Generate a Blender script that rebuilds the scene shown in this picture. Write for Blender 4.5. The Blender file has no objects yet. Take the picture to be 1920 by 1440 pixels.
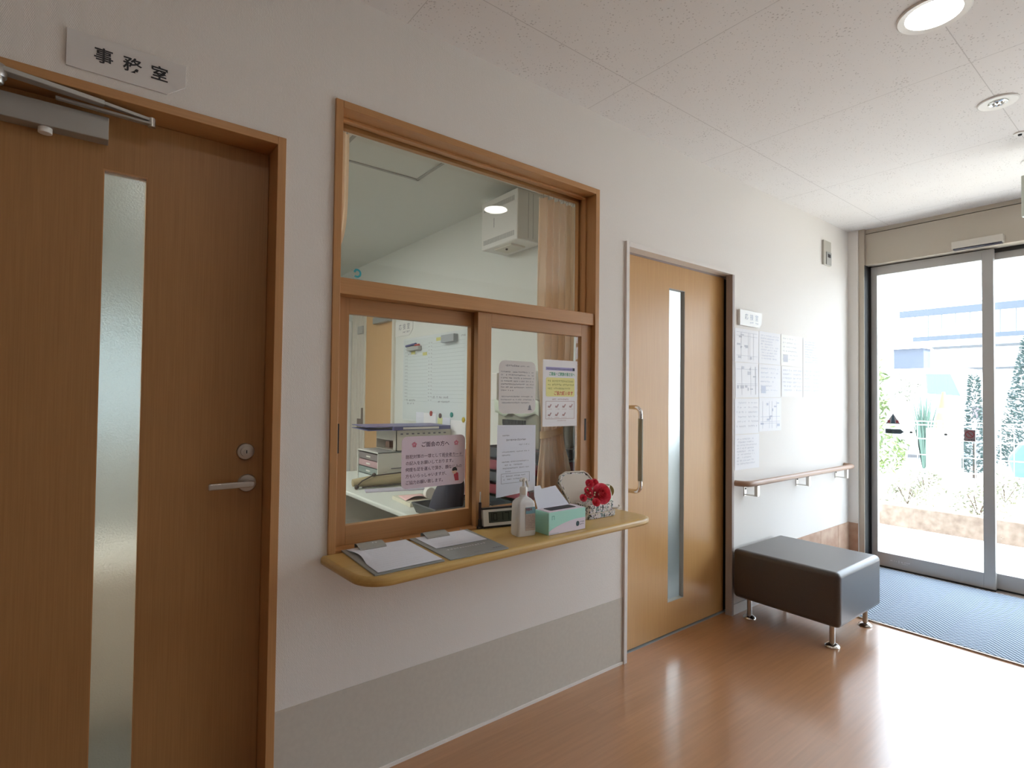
import bpy, math, random
from mathutils import Vector, Matrix
random.seed(7)
C = bpy.context.scene.collection
sc = bpy.context.scene

# ------------------------------------------------------------------ camera
cam_d = bpy.data.cameras.new('camera'); cam = bpy.data.objects.new('camera', cam_d); C.objects.link(cam)
cam_d.sensor_width = 36.0; cam_d.lens = 36.0 * 1017.798 / 1920.0; cam_d.clip_start = 0.02; cam_d.clip_end = 300
Rv = Vector((0.78929709, -0.61390257, 0.01156454)); Uv = Vector((-0.02238113, -0.00994342, 0.99970006)); Fv = Vector((0.61360344, 0.78931918, 0.02158814))
M = Matrix.Identity(4)
for i in range(3):
    M[i][0] = Rv[i]; M[i][1] = Uv[i]; M[i][2] = -Fv[i]
M[0][3], M[1][3], M[2][3] = 0.0, -1.756, 1.2864
cam.matrix_world = M
sc.camera = cam

# ------------------------------------------------------------------ colour management, sky, sun, daylight portals
sc.view_settings.view_transform = 'Standard'; sc.view_settings.look = 'None'
sc.view_settings.exposure = 0.0; sc.view_settings.gamma = 1.0; sc.view_settings.use_curve_mapping = False
sc.cycles.max_bounces = 12; sc.cycles.diffuse_bounces = 6; sc.cycles.glossy_bounces = 5
sc.cycles.transmission_bounces = 8; sc.cycles.transparent_max_bounces = 16
sc.cycles.sample_clamp_indirect = 6.0; sc.cycles.use_denoising = True
w = bpy.data.worlds.new('world'); sc.world = w; w.use_nodes = True
bg = w.node_tree.nodes['Background']; bg.inputs[0].default_value = (0.77, 0.88, 1.0, 1); bg.inputs[1].default_value = 9.0
def look_dir(d):
    return Vector(d).to_track_quat('-Z', 'Y').to_euler()
sun_d = bpy.data.lights.new('sun', 'SUN'); sun_d.energy = 18; sun_d.angle = 0.01; sun_d.color = (1, .96, .9)
sun = bpy.data.objects.new('sun', sun_d); C.objects.link(sun); sun.rotation_euler = look_dir((0.05, 0.6, -0.8)); sun.location = (12, -6, 12)
def area(name, loc, d, sx, sy, power, col=(1, 1, 1), portal=False):
    L = bpy.data.lights.new(name, 'AREA'); L.shape = 'RECTANGLE'; L.size = sx; L.size_y = sy; L.energy = power; L.color = col
    L.cycles.is_portal = portal
    o = bpy.data.objects.new(name, L); C.objects.link(o); o.location = loc; o.rotation_euler = look_dir(d); return o
area('entrance_daylight', (5.05, -1.65, 1.15), (-1, 0, 0), 2.3, 3.1, 1, portal=True)
area('reception_daylight', (5.0, 1.8, 1.65), (-1, 0, 0), 1.4, 1.9, 1, portal=True)
area('office_daylight', (0.1, 4.5, 1.4), (0, -1, 0), 1.6, 1.2, 1, portal=True)

# ------------------------------------------------------------------ materials
MATS = {}
def srgb(r, g, b):
    def f(c):
        c /= 255.0
        return c / 12.92 if c <= .04045 else ((c + .055) / 1.055) ** 2.4
    return (f(r), f(g), f(b))
def newmat(name):
    m = bpy.data.materials.new(name); m.use_nodes = True; nt = m.node_tree; nt.nodes.clear()
    out = nt.nodes.new('ShaderNodeOutputMaterial'); MATS[name] = m
    return m, nt, out
def pbr(name, col, rough=.5, metal=0., spec=.5, coat=0., emit=None, estr=0., trans=0., sss=0., alpha=1.):
    m, nt, out = newmat(name)
    b = nt.nodes.new('ShaderNodeBsdfPrincipled')
    b.inputs['Base Color'].default_value = (*col, 1); b.inputs['Roughness'].default_value = rough
    b.inputs['Metallic'].default_value = metal; b.inputs['Specular IOR Level'].default_value = spec
    b.inputs['Coat Weight'].default_value = coat; b.inputs['Transmission Weight'].default_value = trans
    b.inputs['Alpha'].default_value = alpha
    if emit: b.inputs['Emission Color'].default_value = (*emit, 1); b.inputs['Emission Strength'].default_value = estr
    nt.links.new(b.outputs[0], out.inputs[0]); m['b'] = b.name
    return m
def N(nt, t, **kw):
    n = nt.nodes.new(t)
    for k, v in kw.items():
        if k.startswith('i_'): n.inputs[k[2:]].default_value = v
        else: setattr(n, k, v)
    return n
def coords(nt, scale=(1, 1, 1), rot=(0, 0, 0)):
    tc = nt.nodes.new('ShaderNodeTexCoord'); mp = nt.nodes.new('ShaderNodeMapping')
    mp.inputs['Scale'].default_value = scale; mp.inputs['Rotation'].default_value = rot
    nt.links.new(tc.outputs['Object'], mp.inputs[0]); return mp.outputs[0]
def math_(nt, op, a, b=None, c=None):
    n = nt.nodes.new('ShaderNodeMath'); n.operation = op
    for i, v in enumerate((a, b, c)):
        if v is None: continue
        if isinstance(v, (int, float)): n.inputs[i].default_value = v
        else: nt.links.new(v, n.inputs[i])
    return n.outputs[0]
def add_noise(m, c2, scale=(1, 1, 1), ns=5., detail=4., bump=0., dist=.002, lo=.35, hi=.65, rot=(0, 0, 0)):
    """mottles the base colour between its own and c2 with stretched noise; optional bump"""
    nt = m.node_tree; b = nt.nodes[m['b']]
    co = coords(nt, scale, rot); n = N(nt, 'ShaderNodeTexNoise'); n.inputs['Scale'].default_value = ns; n.inputs['Detail'].default_value = detail
    nt.links.new(co, n.inputs['Vector'])
    r = N(nt, 'ShaderNodeMapRange'); r.inputs[1].default_value = lo; r.inputs[2].default_value = hi; nt.links.new(n.outputs[0], r.inputs[0])
    mx = N(nt, 'ShaderNodeMix', data_type='RGBA'); mx.inputs[6].default_value = b.inputs['Base Color'].default_value[:]; mx.inputs[7].default_value = (*c2, 1)
    nt.links.new(r.outputs[0], mx.inputs[0]); nt.links.new(mx.outputs[2], b.inputs['Base Color'])
    if bump:
        bp = N(nt, 'ShaderNodeBump'); bp.inputs['Strength'].default_value = bump; bp.inputs['Distance'].default_value = dist
        nt.links.new(n.outputs[0], bp.inputs['Height']); nt.links.new(bp.outputs[0], b.inputs['Normal'])
    return m
def wood(name, c1, c2, rough=.4, axis='z', spec=.5, coat=0., fine=1.):
    m = pbr(name, c1, rough, spec=spec, coat=coat)
    s = {'z': (90, 90, 1.6), 'x': (1.6, 90, 90), 'y': (90, 1.6, 90)}[axis]
    return add_noise(m, c2, tuple(k * fine for k in s), 3., 3., bump=.08, dist=.0005, lo=.25, hi=.75)

wallpaper = pbr('wallpaper', (.81, .78, .74), .75, spec=.25)
nt = wallpaper.node_tree; b = nt.nodes[wallpaper['b']]
geo = nt.nodes.new('ShaderNodeNewGeometry'); sep = nt.nodes.new('ShaderNodeSeparateXYZ'); nt.links.new(geo.outputs['Position'], sep.inputs[0])
hx_ = math_(nt, 'ADD', sep.outputs[0], sep.outputs[1])
zig = math_(nt, 'MULTIPLY', math_(nt, 'PINGPONG', hx_, .021), 2.6)
weave = math_(nt, 'DIVIDE', math_(nt, 'PINGPONG', math_(nt, 'ADD', sep.outputs[2], zig), .0042), .0042)
co = coords(nt, (230, 230, 90)); n = N(nt, 'ShaderNodeTexNoise'); n.inputs['Scale'].default_value = 1.; n.inputs['Detail'].default_value = 2.
nt.links.new(co, n.inputs['Vector'])
hh_ = math_(nt, 'MULTIPLY_ADD', weave, .5, n.outputs[0])
bp = N(nt, 'ShaderNodeBump'); bp.inputs['Strength'].default_value = .38; bp.inputs['Distance'].default_value = .0016
nt.links.new(hh_, bp.inputs['Height']); nt.links.new(bp.outputs[0], b.inputs['Normal'])
white_paint = pbr('white_paint', (.80, .80, .78), .6)
office_paint = pbr('office_paint', (.73, .745, .70), .7)

ceil_m = pbr('ceiling_board', (.81, .79, .77), .85, spec=.15)
nt = ceil_m.node_tree; b = nt.nodes[ceil_m['b']]
geo = nt.nodes.new('ShaderNodeNewGeometry'); sep = nt.nodes.new('ShaderNodeSeparateXYZ'); nt.links.new(geo.outputs['Position'], sep.inputs[0])
def joint(axis, off, pitch, half):
    v = math_(nt, 'DIVIDE', math_(nt, 'SUBTRACT', sep.outputs[axis], off), pitch)
    v = math_(nt, 'ABSOLUTE', math_(nt, 'SUBTRACT', v, math_(nt, 'ROUND', v)))
    return math_(nt, 'LESS_THAN', v, half / pitch)
jl = math_(nt, 'MAXIMUM', joint(0, .871, .918, .0016), joint(1, -.266, .925, .0016))
vor = N(nt, 'ShaderNodeTexVoronoi'); vor.inputs['Scale'].default_value = 80; vor.inputs['Randomness'].default_value = 1
mp = coords(nt, (1, 1, 1)); nz = N(nt, 'ShaderNodeTexNoise'); nz.inputs['Scale'].default_value = 9; nt.links.new(mp, nz.inputs['Vector'])
nd = N(nt, 'ShaderNodeTexNoise'); nd.inputs['Scale'].default_value = 130; nt.links.new(mp, nd.inputs['Vector'])
vadd = N(nt, 'ShaderNodeVectorMath', operation='SCALE'); nt.links.new(nd.outputs['Color'], vadd.inputs[0]); vadd.inputs['Scale'].default_value = .008
vsum = N(nt, 'ShaderNodeVectorMath', operation='ADD'); nt.links.new(mp, vsum.inputs[0]); nt.links.new(vadd.outputs[0], vsum.inputs[1])
nt.links.new(vsum.outputs[0], vor.inputs['Vector'])
thr = math_(nt, 'MULTIPLY', math_(nt, 'SUBTRACT', nz.outputs[0], .12), .50)
spot = math_(nt, 'LESS_THAN', vor.outputs['Distance'], thr)
wn = N(nt, 'ShaderNodeSeparateColor'); nt.links.new(vor.outputs['Color'], wn.inputs[0])
spot = math_(nt, 'MULTIPLY', spot, math_(nt, 'LESS_THAN', wn.outputs[0], .8))
dark = math_(nt, 'MAXIMUM', math_(nt, 'MULTIPLY', spot, .36), math_(nt, 'MULTIPLY', jl, .34))
mx = N(nt, 'ShaderNodeMix', data_type='RGBA'); mx.inputs[6].default_value = (.81, .79, .77, 1); mx.inputs[7].default_value = (.22, .19, .17, 1)
nt.links.new(dark, mx.inputs[0]); nt.links.new(mx.outputs[2], b.inputs['Base Color'])
bp = N(nt, 'ShaderNodeBump', invert=True); bp.inputs['Strength'].default_value = .5; bp.inputs['Distance'].default_value = .002
nt.links.new(math_(nt, 'MAXIMUM', spot, jl), bp.inputs['Height']); nt.links.new(bp.outputs[0], b.inputs['Normal'])

floor_m = pbr('wood_sheet_floor', (.40, .185, .088), .38, spec=.4, coat=1.0)
floor_m.node_tree.nodes[floor_m['b']].inputs['Coat Roughness'].default_value = .20
floor_m.node_tree.nodes[floor_m['b']].inputs['Coat IOR'].default_value = 1.68
nt = floor_m.node_tree; b = nt.nodes[floor_m['b']]
co = coords(nt, (1, 1, 1))
br = N(nt, 'ShaderNodeTexBrick'); br.offset = .37; br.inputs['Scale'].default_value = 1.0; br.inputs['Mortar Size'].default_value = .0
br.inputs['Brick Width'].default_value = .9; br.inputs['Row Height'].default_value = .075
br.inputs['Color1'].default_value = (.44, .21, .09, 1); br.inputs['Color2'].default_value = (.485, .235, .105, 1)
nt.links.new(co, br.inputs['Vector'])
co2 = coords(nt, (1.3, 26, 26)); n = N(nt, 'ShaderNodeTexNoise'); n.inputs['Scale'].default_value = 3; n.inputs['Detail'].default_value = 5; nt.links.new(co2, n.inputs['Vector'])
mx = N(nt, 'ShaderNodeMix', data_type='RGBA', blend_type='MULTIPLY'); mx.inputs[0].default_value = .5
cr = N(nt, 'ShaderNodeMapRange'); cr.inputs[1].default_value = .3; cr.inputs[2].default_value = .7; cr.inputs[3].default_value = .72; cr.inputs[4].default_value = 1.
nt.links.new(n.outputs[0], cr.inputs[0]); nt.links.new(br.outputs[0], mx.inputs[6]); nt.links.new(cr.outputs[0], mx.inputs[7]); nt.links.new(mx.outputs[2], b.inputs['Base Color'])
n3 = N(nt, 'ShaderNodeTexNoise'); n3.inputs['Scale'].default_value = 3.; nt.links.new(co, n3.inputs['Vector'])
bp = N(nt, 'ShaderNodeBump'); bp.inputs['Strength'].default_value = .04; bp.inputs['Distance'].default_value = .01; nt.links.new(n3.outputs[0], bp.inputs['Height']); nt.links.new(bp.outputs[0], b.inputs['Normal'])

door_wood = wood('dark_honey_wood', (.345, .172, .062), (.41, .215, .082), .42)
frame_wood = wood('warm_frame_wood', (.53, .275, .108), (.46, .235, .09), .42)
frame_wood_x = wood('warm_frame_wood_rail', (.53, .275, .108), (.46, .235, .09), .42, axis='x')
sash_wood = wood('warm_sash_wood', (.46, .235, .092), (.40, .20, .077), .42)
sash_wood_x = wood('warm_sash_wood_rail', (.46, .235, .092), (.40, .20, .077), .42, axis='x')
pale_wood = wood('pale_maple_veneer', (.61, .36, .14), (.55, .31, .115), .33)
counter_wood = wood('yellow_counter_wood', (.62, .415, .14), (.54, .345, .11), .3, axis='x', fine=.5)
vinyl = add_noise(pbr('beige_vinyl_skirting', (.60, .565, .50), .55), (.57, .535, .475), ns=60)
tile = add_noise(pbr('brown_stone_tile', (.36, .20, .13), .5), (.52, .36, .26), ns=9, lo=.3, hi=.7)
alu_white = pbr('white_enamelled_trim', (.78, .74, .70), .4)
taupe = pbr('shade_taupe', (.36, .30, .27), .5)  # darker tone carries the shade on door_2's right jamb and the threshold
black = pbr('black_plastic', (.012, .011, .012), .4)
rubber = pbr('black_rubber', (.02, .02, .02), .6)
metal_grey = pbr('anodised_grey_metal', (.47, .46, .445), .38, metal=.3)
header_m = pbr('beige_painted_metal', (.52, .465, .385), .45, metal=.1)
chrome = pbr('chrome', (.75, .74, .72), .12, metal=1.)
steel = pbr('brushed_steel', (.55, .53, .50), .32, metal=1.)
closer_m = pbr('silver_painted_metal', (.42, .42, .40), .42, metal=.5)
leather = add_noise(pbr('dark_brown_leatherette', (.034, .022, .019), .50, spec=.5, coat=1.), (.042, .028, .024), ns=240, bump=.05, dist=.0004)
leather.node_tree.nodes[leather['b']].inputs['Coat Roughness'].default_value = .36
plastic_white = pbr('white_plastic', (.80, .79, .75), .4)
plastic_cream = pbr('cream_plastic', (.72, .69, .60), .45)
plastic_grey = pbr('grey_plastic', (.42, .42, .40), .5)
paper = pbr('white_paper', (.84, .84, .86), .75, spec=.2)
paper_lav = pbr('pale_lavender_paper', (.74, .76, .84), .75, spec=.2)
paper_grey = pbr('grey_white_card', (.72, .70, .68), .7, spec=.2)
ink = pbr('black_ink', (.03, .03, .035), .6)
ink_soft = pbr('grey_ink', (.22, .22, .25), .7)
ink_pale = pbr('pale_grey_ink', (.56, .57, .62), .7)
ink_blue = pbr('pale_blue_grey_ink', (.56, .59, .68), .7)
ink_green = pbr('green_ink', (.05, .36, .20), .6)
ink_red = pbr('red_ink', (.60, .08, .06), .6)
ink_purple = pbr('purple_ink', (.36, .34, .62), .6)
ink_violet = pbr('plum_ink', (.12, .07, .11), .6)
yellow = pbr('yellow_print', (.80, .76, .30), .6)
pink = pbr('pink_laminate', (.72, .60, .68), .35)
pink_dark = pbr('rose_pink_ink', (.66, .22, .30), .5)
pink_pale = pbr('pale_pink_paper', (.80, .52, .50), .7)
skin = pbr('skin_tone_ink', (.72, .48, .36), .6)
clip_m = pbr('grey_clipboard', (.30, .315, .31), .45)
lcd = pbr('grey_green_lcd', (.065, .075, .06), .3)
mint = pbr('mint_green_card', (.40, .76, .66), .5)
lilac = pbr('lilac_card', (.74, .68, .78), .5)
teal = pbr('teal_print', (.03, .30, .38), .5)
navy = pbr('navy_mesh_fabric', (.018, .02, .04), .7)
curtain_m = None
red_rose = add_noise(pbr('red_fabric_petal', (.78, .045, .10), .6), (.90, .14, .20), ns=60)
leaf_m = add_noise(pbr('green_leaf', (.06, .13, .06), .6), (.10, .2, .07), ns=30)
cream_leaf = pbr('cream_bud', (.62, .58, .42), .6)
patterned = pbr('patterned_trinket_paper', (.66, .62, .60), .45)
nt = patterned.node_tree; b = nt.nodes[patterned['b']]
co = coords(nt); v = N(nt, 'ShaderNodeTexVoronoi'); v.inputs['Scale'].default_value = 170; nt.links.new(co, v.inputs['Vector'])
s_ = N(nt, 'ShaderNodeSeparateColor'); nt.links.new(v.outputs['Color'], s_.inputs[0])
cr = N(nt, 'ShaderNodeValToRGB'); cr.color_ramp.interpolation = 'CONSTANT'
for i, (p, c) in enumerate([(0, (.03, .03, .035)), (.18, (.70, .66, .62)), (.62, (.36, .32, .30)), (.72, (.66, .60, .66)), (.9, (.12, .20, .18))]):
    e = cr.color_ramp.elements[i] if i < 2 else cr.color_ramp.elements.new(p)
    e.position = p; e.color = (*c, 1)
nt.links.new(s_.outputs[0], cr.inputs[0]); nt.links.new(cr.outputs[0], b.inputs['Base Color'])
lid_in = pbr('cream_box_lining', (.60, .54, .46), .7)
gold = pbr('antique_gold', (.35, .27, .10), .4, metal=.7)
organza = pbr('pale_green_organza', (.66, .74, .62), .5)
def glass_clear(name, tint=(1, 1, 1)):
    m, nt, out = newmat(name)
    t = N(nt, 'ShaderNodeBsdfTransparent'); t.inputs[0].default_value = (*tint, 1)
    g = N(nt, 'ShaderNodeBsdfGlossy'); g.inputs['Roughness'].default_value = .0
    lw = N(nt, 'ShaderNodeLayerWeight'); lw.inputs['Blend'].default_value = .5
    p = math_(nt, 'POWER', lw.outputs['Facing'], 5.); f = math_(nt, 'MULTIPLY_ADD', p, .9, .042)
    mix = N(nt, 'ShaderNodeMixShader'); nt.links.new(f, mix.inputs[0]); nt.links.new(t.outputs[0], mix.inputs[1]); nt.links.new(g.outputs[0], mix.inputs[2])
    nt.links.new(mix.outputs[0], out.inputs[0]); return m
glass = glass_clear('clear_float_glass', (.97, .985, .975))
glass_door = glass_clear('clear_door_glass', (.97, .98, .98))
m, nt, out = newmat('pebbled_frosted_glass'); frosted = m
g = N(nt, 'ShaderNodeBsdfGlass'); g.inputs['Roughness'].default_value = .30; g.inputs['IOR'].default_value = 1.4; g.inputs[0].default_value = (.98, .99, .98, 1)
co = coords(nt); n = N(nt, 'ShaderNodeTexNoise'); n.inputs['Scale'].default_value = 200; n.inputs['Detail'].default_value = 2; nt.links.new(co, n.inputs['Vector'])
bp = N(nt, 'ShaderNodeBump'); bp.inputs['Strength'].default_value = 1.; bp.inputs['Distance'].default_value = .001
nt.links.new(n.outputs[0], bp.inputs['Height']); nt.links.new(bp.outputs[0], g.inputs['Normal']); nt.links.new(g.outputs[0], out.inputs[0])
def cloth(name, col, tr, bump=0):
    m, nt, out = newmat(name)
    d = N(nt, 'ShaderNodeBsdfDiffuse'); d.inputs[0].default_value = (*col, 1)
    t = N(nt, 'ShaderNodeBsdfTranslucent'); t.inputs[0].default_value = (*col, 1)
    mix = N(nt, 'ShaderNodeMixShader'); mix.inputs[0].default_value = tr
    nt.links.new(d.outputs[0], mix.inputs[1]); nt.links.new(t.outputs[0], mix.inputs[2]); nt.links.new(mix.outputs[0], out.inputs[0]); return m
curtain_m = cloth('peach_curtain_cloth', (.96, .76, .57), .5)
blind_m = cloth('white_added_blind', (.76, .80, .80), .28)
carpet = add_noise(pbr('dark_office_carpet', (.085, .085, .07), .95), (.12, .12, .10), ns=90)
m_lin = pbr('pale_reception_vinyl', (.34, .37, .39), .5)

mat_m = pbr('blue_grey_entrance_mat', (.17, .235, .33), .9, spec=.15)
nt = mat_m.node_tree; b = nt.nodes[mat_m['b']]
geo = nt.nodes.new('ShaderNodeNewGeometry'); sep = nt.nodes.new('ShaderNodeSeparateXYZ'); nt.links.new(geo.outputs['Position'], sep.inputs[0])
X_, Y_ = sep.outputs[0], sep.outputs[1]
tri = math_(nt, 'PINGPONG', Y_, .17)
u_ = math_(nt, 'ADD', X_, tri)
r1 = math_(nt, 'PINGPONG', u_, .0145)                      # ribs following the zigzag
cell = math_(nt, 'PINGPONG', math_(nt, 'SUBTRACT', X_, tri), .0165)
hgt = math_(nt, 'MULTIPLY', math_(nt, 'DIVIDE', r1, .0145), math_(nt, 'MULTIPLY_ADD', math_(nt, 'DIVIDE', cell, .0165), .6, .4))
mr = N(nt, 'ShaderNodeMapRange'); mr.inputs[1].default_value = .08; mr.inputs[2].default_value = .5; nt.links.new(hgt, mr.inputs[0])
mx = N(nt, 'ShaderNodeMix', data_type='RGBA'); mx.inputs[6].default_value = (.085, .115, .155, 1); mx.inputs[7].default_value = (.44, .51, .60, 1)
nt.links.new(mr.outputs[0], mx.inputs[0]); nt.links.new(mx.outputs[2], b.inputs['Base Color'])
bp = N(nt, 'ShaderNodeBump'); bp.inputs['Strength'].default_value = .8; bp.inputs['Distance'].default_value = .004
nt.links.new(hgt, bp.inputs['Height']); nt.links.new(bp.outputs[0], b.inputs['Normal'])

lamp_on = pbr('lit_lamp_diffuser', (.9, .9, .88), .5, emit=(1, .95, .88), estr=21)
office_lamp = pbr('lit_office_panel', (.9, .9, .9), .5, emit=(1, 1, .98), estr=30)
reflector = pbr('lamp_reflector', (.72, .72, .70), .18, metal=1.)
pavement = add_noise(pbr('pale_concrete_paving', (.62, .60, .57), .85), (.55, .53, .50), ns=3)
asphalt = add_noise(pbr('light_asphalt', (.42, .42, .42), .9), (.36, .36, .37), ns=6)
curb_m = add_noise(pbr('brown_grey_kerb_stone', (.18, .138, .11), .9), (.30, .245, .205), ns=14, lo=.3, hi=.7)
soil = add_noise(pbr('pale_dry_soil', (.60, .55, .46), .95), (.5, .46, .38), ns=6)
shrub_pale = add_noise(pbr('pale_shrub_leaf', (.15, .16, .11), .7), (.42, .43, .36), ns=4)
shrub_green = add_noise(pbr('bright_green_leaf', (.07, .125, .03), .7), (.19, .25, .10), ns=9)
spiky_m = pbr('blue_green_blade_leaf', (.09, .155, .12), .7)
conifer_m = add_noise(pbr('dark_conifer_needles', (.05, .085, .08), .8), (.09, .13, .12), ns=4)
bark = pbr('bark', (.10, .075, .06), .9)
fence_m = pbr('white_fence_wire', (.85, .85, .85), .5)
bld_white = pbr('white_building_render', (.80, .80, .80), .8)
bld_grey = pbr('blue_grey_cladding', (.085, .10, .13), .7)
bld_rail = pbr('pale_grey_railing', (.075, .092, .115), .6)
win_dark = pbr('dark_window_glass', (.05, .07, .08), .15)
cone_m = pbr('orange_cone_rubber', (.36, .15, .09), .6)
car_blue = pbr('blue_car_paint', (.10, .22, .36), .3, coat=.6)
trans_grey = pbr('smoky_sticker_film', (.05, .10, .14), .5)
red_soft = pbr('faded_red_print', (.30, .05, .06), .5)
sticker_w = pbr('white_sticker_film', (.40, .40, .42), .5)
sticker_grey = pbr('grey_dot_film', (.10, .095, .085), .5)
sticker_teal = pbr('teal_grey_sticker_film', (.07, .10, .12), .5)

# ------------------------------------------------------------------ mesh tools
class Fr:
    def __init__(s, o, ex, ey):
        s.o = Vector(o); s.x = Vector(ex).normalized(); s.y = Vector(ey).normalized(); s.z = s.x.cross(s.y)
    def p(s, u, v, w=0.): return s.o + s.x * u + s.y * v + s.z * w
    def at(s, u, v, w=0., ang=0.):
        c, n = math.cos(ang), math.sin(ang)
        return Fr(s.p(u, v, w), s.x * c + s.y * n, -s.x * n + s.y * c)
W = Fr((0, 0, 0), (1, 0, 0), (0, 1, 0))
WL = Fr((0, 0, 0), (1, 0, 0), (0, 0, 1))              # on the reception wall, looking at +Y; third axis comes out into the hall
def PX(x): return Fr((x, 0, 0), (0, -1, 0), (0, 0, 1))  # on a plane x = const facing -X: u = -Y, v = Z
ORIG = {}
def prop(o, label=None, cat=None, group=None, kind=None):
    for k, v in (('label', label), ('category', cat), ('group', group), ('kind', kind)):
        if v: o[k] = v
    return o
def thing(name, loc, label=None, cat=None, group=None, kind=None):
    o = bpy.data.objects.new(name, None); C.objects.link(o); o.location = loc; o.empty_display_size = .05
    ORIG[o.name] = Vector(loc); return prop(o, label, cat, group, kind)
class MB:
    def __init__(s): s.v = []; s.f = []
    def add(s, vs, fs):
        n = len(s.v); s.v += [Vector(q) for q in vs]; s.f += [tuple(n + i for i in f) for f in fs]; return s
    def box(s, a, b, fr=W):
        (x0, y0, z0), (x1, y1, z1) = a, b
        x0, x1 = min(x0, x1), max(x0, x1); y0, y1 = min(y0, y1), max(y0, y1); z0, z1 = min(z0, z1), max(z0, z1)
        P = [fr.p(x, y, z) for z in (z0, z1) for y in (y0, y1) for x in (x0, x1)]
        return s.add(P, [(0, 2, 3, 1), (4, 5, 7, 6), (0, 1, 5, 4), (2, 6, 7, 3), (0, 4, 6, 2), (1, 3, 7, 5)])
    def prism(s, pts, w0, w1, fr=W):
        n = len(pts); P = [fr.p(u, v, w0) for u, v in pts] + [fr.p(u, v, w1) for u, v in pts]
        return s.add(P, [tuple(range(n - 1, -1, -1)), tuple(range(n, 2 * n))] + [(i, (i + 1) % n, n + (i + 1) % n, n + i) for i in range(n)])
    def lathe(s, prof, fr=W, n=24, u=0, v=0, sx=1., sy=1.):
        """prof: list of (radius, w) along the frame's third axis"""
        P = []; F = []
        for r, ww in prof:
            for k in range(n):
                a = 2 * math.pi * k / n; P.append(fr.p(u + r * sx * math.cos(a), v + r * sy * math.sin(a), ww))
        for i in range(len(prof) - 1):
            for k in range(n):
                F.append((i * n + k, i * n + (k + 1) % n, (i + 1) * n + (k + 1) % n, (i + 1) * n + k))
        F.append(tuple(range(n - 1, -1, -1))); F.append(tuple((len(prof) - 1) * n + k for k in range(n)))
        return s.add(P, F)
    def cyl(s, p0, p1, r, r1=None, n=16):
        p0, p1 = Vector(p0), Vector(p1); d = (p1 - p0); L = d.length; d.normalize()
        t = Vector((0, 0, 1)) if abs(d.z) < .9 else Vector((1, 0, 0)); ex = d.cross(t).normalized(); ey = d.cross(ex)
        return s.lathe([(r, 0), (r if r1 is None else r1, L)], Fr(p0, ex, ey), n)
    def tube(s, pts, r, n=12, rs=None):
        pts = [Vector(p) for p in pts]; P = []; F = []; prev = None
        for i, p in enumerate(pts):
            d = (pts[min(i + 1, len(pts) - 1)] - pts[max(i - 1, 0)]).normalized()
            if prev is None:
                t = Vector((0, 0, 1)) if abs(d.z) < .9 else Vector((1, 0, 0)); ex = d.cross(t).normalized()
            else: ex = (prev - d * prev.dot(d)).normalized()
            prev = ex; ey = d.cross(ex); rr = rs[i] if rs else r
            for k in range(n):
                a = 2 * math.pi * k / n; P.append(p + ex * rr * math.cos(a) + ey * rr * math.sin(a))
        for i in range(len(pts) - 1):
            for k in range(n): F.append((i * n + k, i * n + (k + 1) % n, (i + 1) * n + (k + 1) % n, (i + 1) * n + k))
        F.append(tuple(range(n - 1, -1, -1))); F.append(tuple((len(pts) - 1) * n + k for k in range(n)))
        return s.add(P, F)
    def grid(s, fn, nu, nv, closed_u=False):
        P = [fn(i / nu, j / nv) for j in range(nv + 1) for i in range(nu + 1)]
        F = [(j * (nu + 1) + i, j * (nu + 1) + i + 1, (j + 1) * (nu + 1) + i + 1, (j + 1) * (nu + 1) + i) for j in range(nv) for i in range(nu)]
        return s.add(P, F)
    def ball(s, c, rx, ry=None, rz=None, n=14, m=8):
        ry = ry or rx; rz = rz or rx; c = Vector(c)
        prof = [(max(math.sin(math.pi * i / m), 1e-3), -math.cos(math.pi * i / m)) for i in range(m + 1)]
        P = []; F = []
        for r, h in prof:
            for k in range(n):
                a = 2 * math.pi * k / n; P.append(c + Vector((rx * r * math.cos(a), ry * r * math.sin(a), rz * h)))
        for i in range(m):
            for k in range(n): F.append((i * n + k, i * n + (k + 1) % n, (i + 1) * n + (k + 1) % n, (i + 1) * n + k))
        return s.add(P, F)
    def text(s, fr, body, u, v, size, w=.0005, align='LEFT', bold=0., sx=1., depth=.0003):
        cu = bpy.data.curves.new('t', 'FONT'); cu.body = body; cu.size = size; cu.align_x = align; cu.offset = bold * size; cu.extrude = 0
        cu.resolution_u = 2; o = bpy.data.objects.new('t', cu); C.objects.link(o)
        me = bpy.data.meshes.new_from_object(o.evaluated_get(bpy.context.evaluated_depsgraph_get()))
        s.add([fr.p(u + q.co.x * sx, v + q.co.y, w) for q in me.vertices], [tuple(p.vertices) for p in me.polygons])
        bpy.data.objects.remove(o); bpy.data.curves.remove(cu); bpy.data.meshes.remove(me); return s
    def dashes(s, fr, u0, u1, v, h, w=.0005, seed=0, fill=.8, ragged=1.):
        """illegible line of print: a row of short marks"""
        rnd = random.Random(seed * 77 + int(v * 1000)); u = u0; end = u0 + (u1 - u0) * ragged
        while u < end:
            L = h * rnd.uniform(.45, 1.0)
            if rnd.random() < fill:
                hh = h * rnd.uniform(.6, 1.); t = h * .2
                k = rnd.random()
                if k < .5: s.add([fr.p(u, v, w), fr.p(u + L, v, w), fr.p(u + L, v + t, w), fr.p(u, v + t, w)], [(0, 1, 2, 3)])
                if k > .25: s.add([fr.p(u + L * .4, v, w), fr.p(u + L * .4 + t, v, w), fr.p(u + L * .4 + t, v + hh, w), fr.p(u + L * .4, v + hh, w)], [(0, 1, 2, 3)])
                s.add([fr.p(u, v + hh * .6, w), fr.p(u + L, v + hh * .6, w), fr.p(u + L, v + hh * .6 + t, w), fr.p(u, v + hh * .6 + t, w)], [(0, 1, 2, 3)])
            u += L + h * .22
        return s
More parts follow.
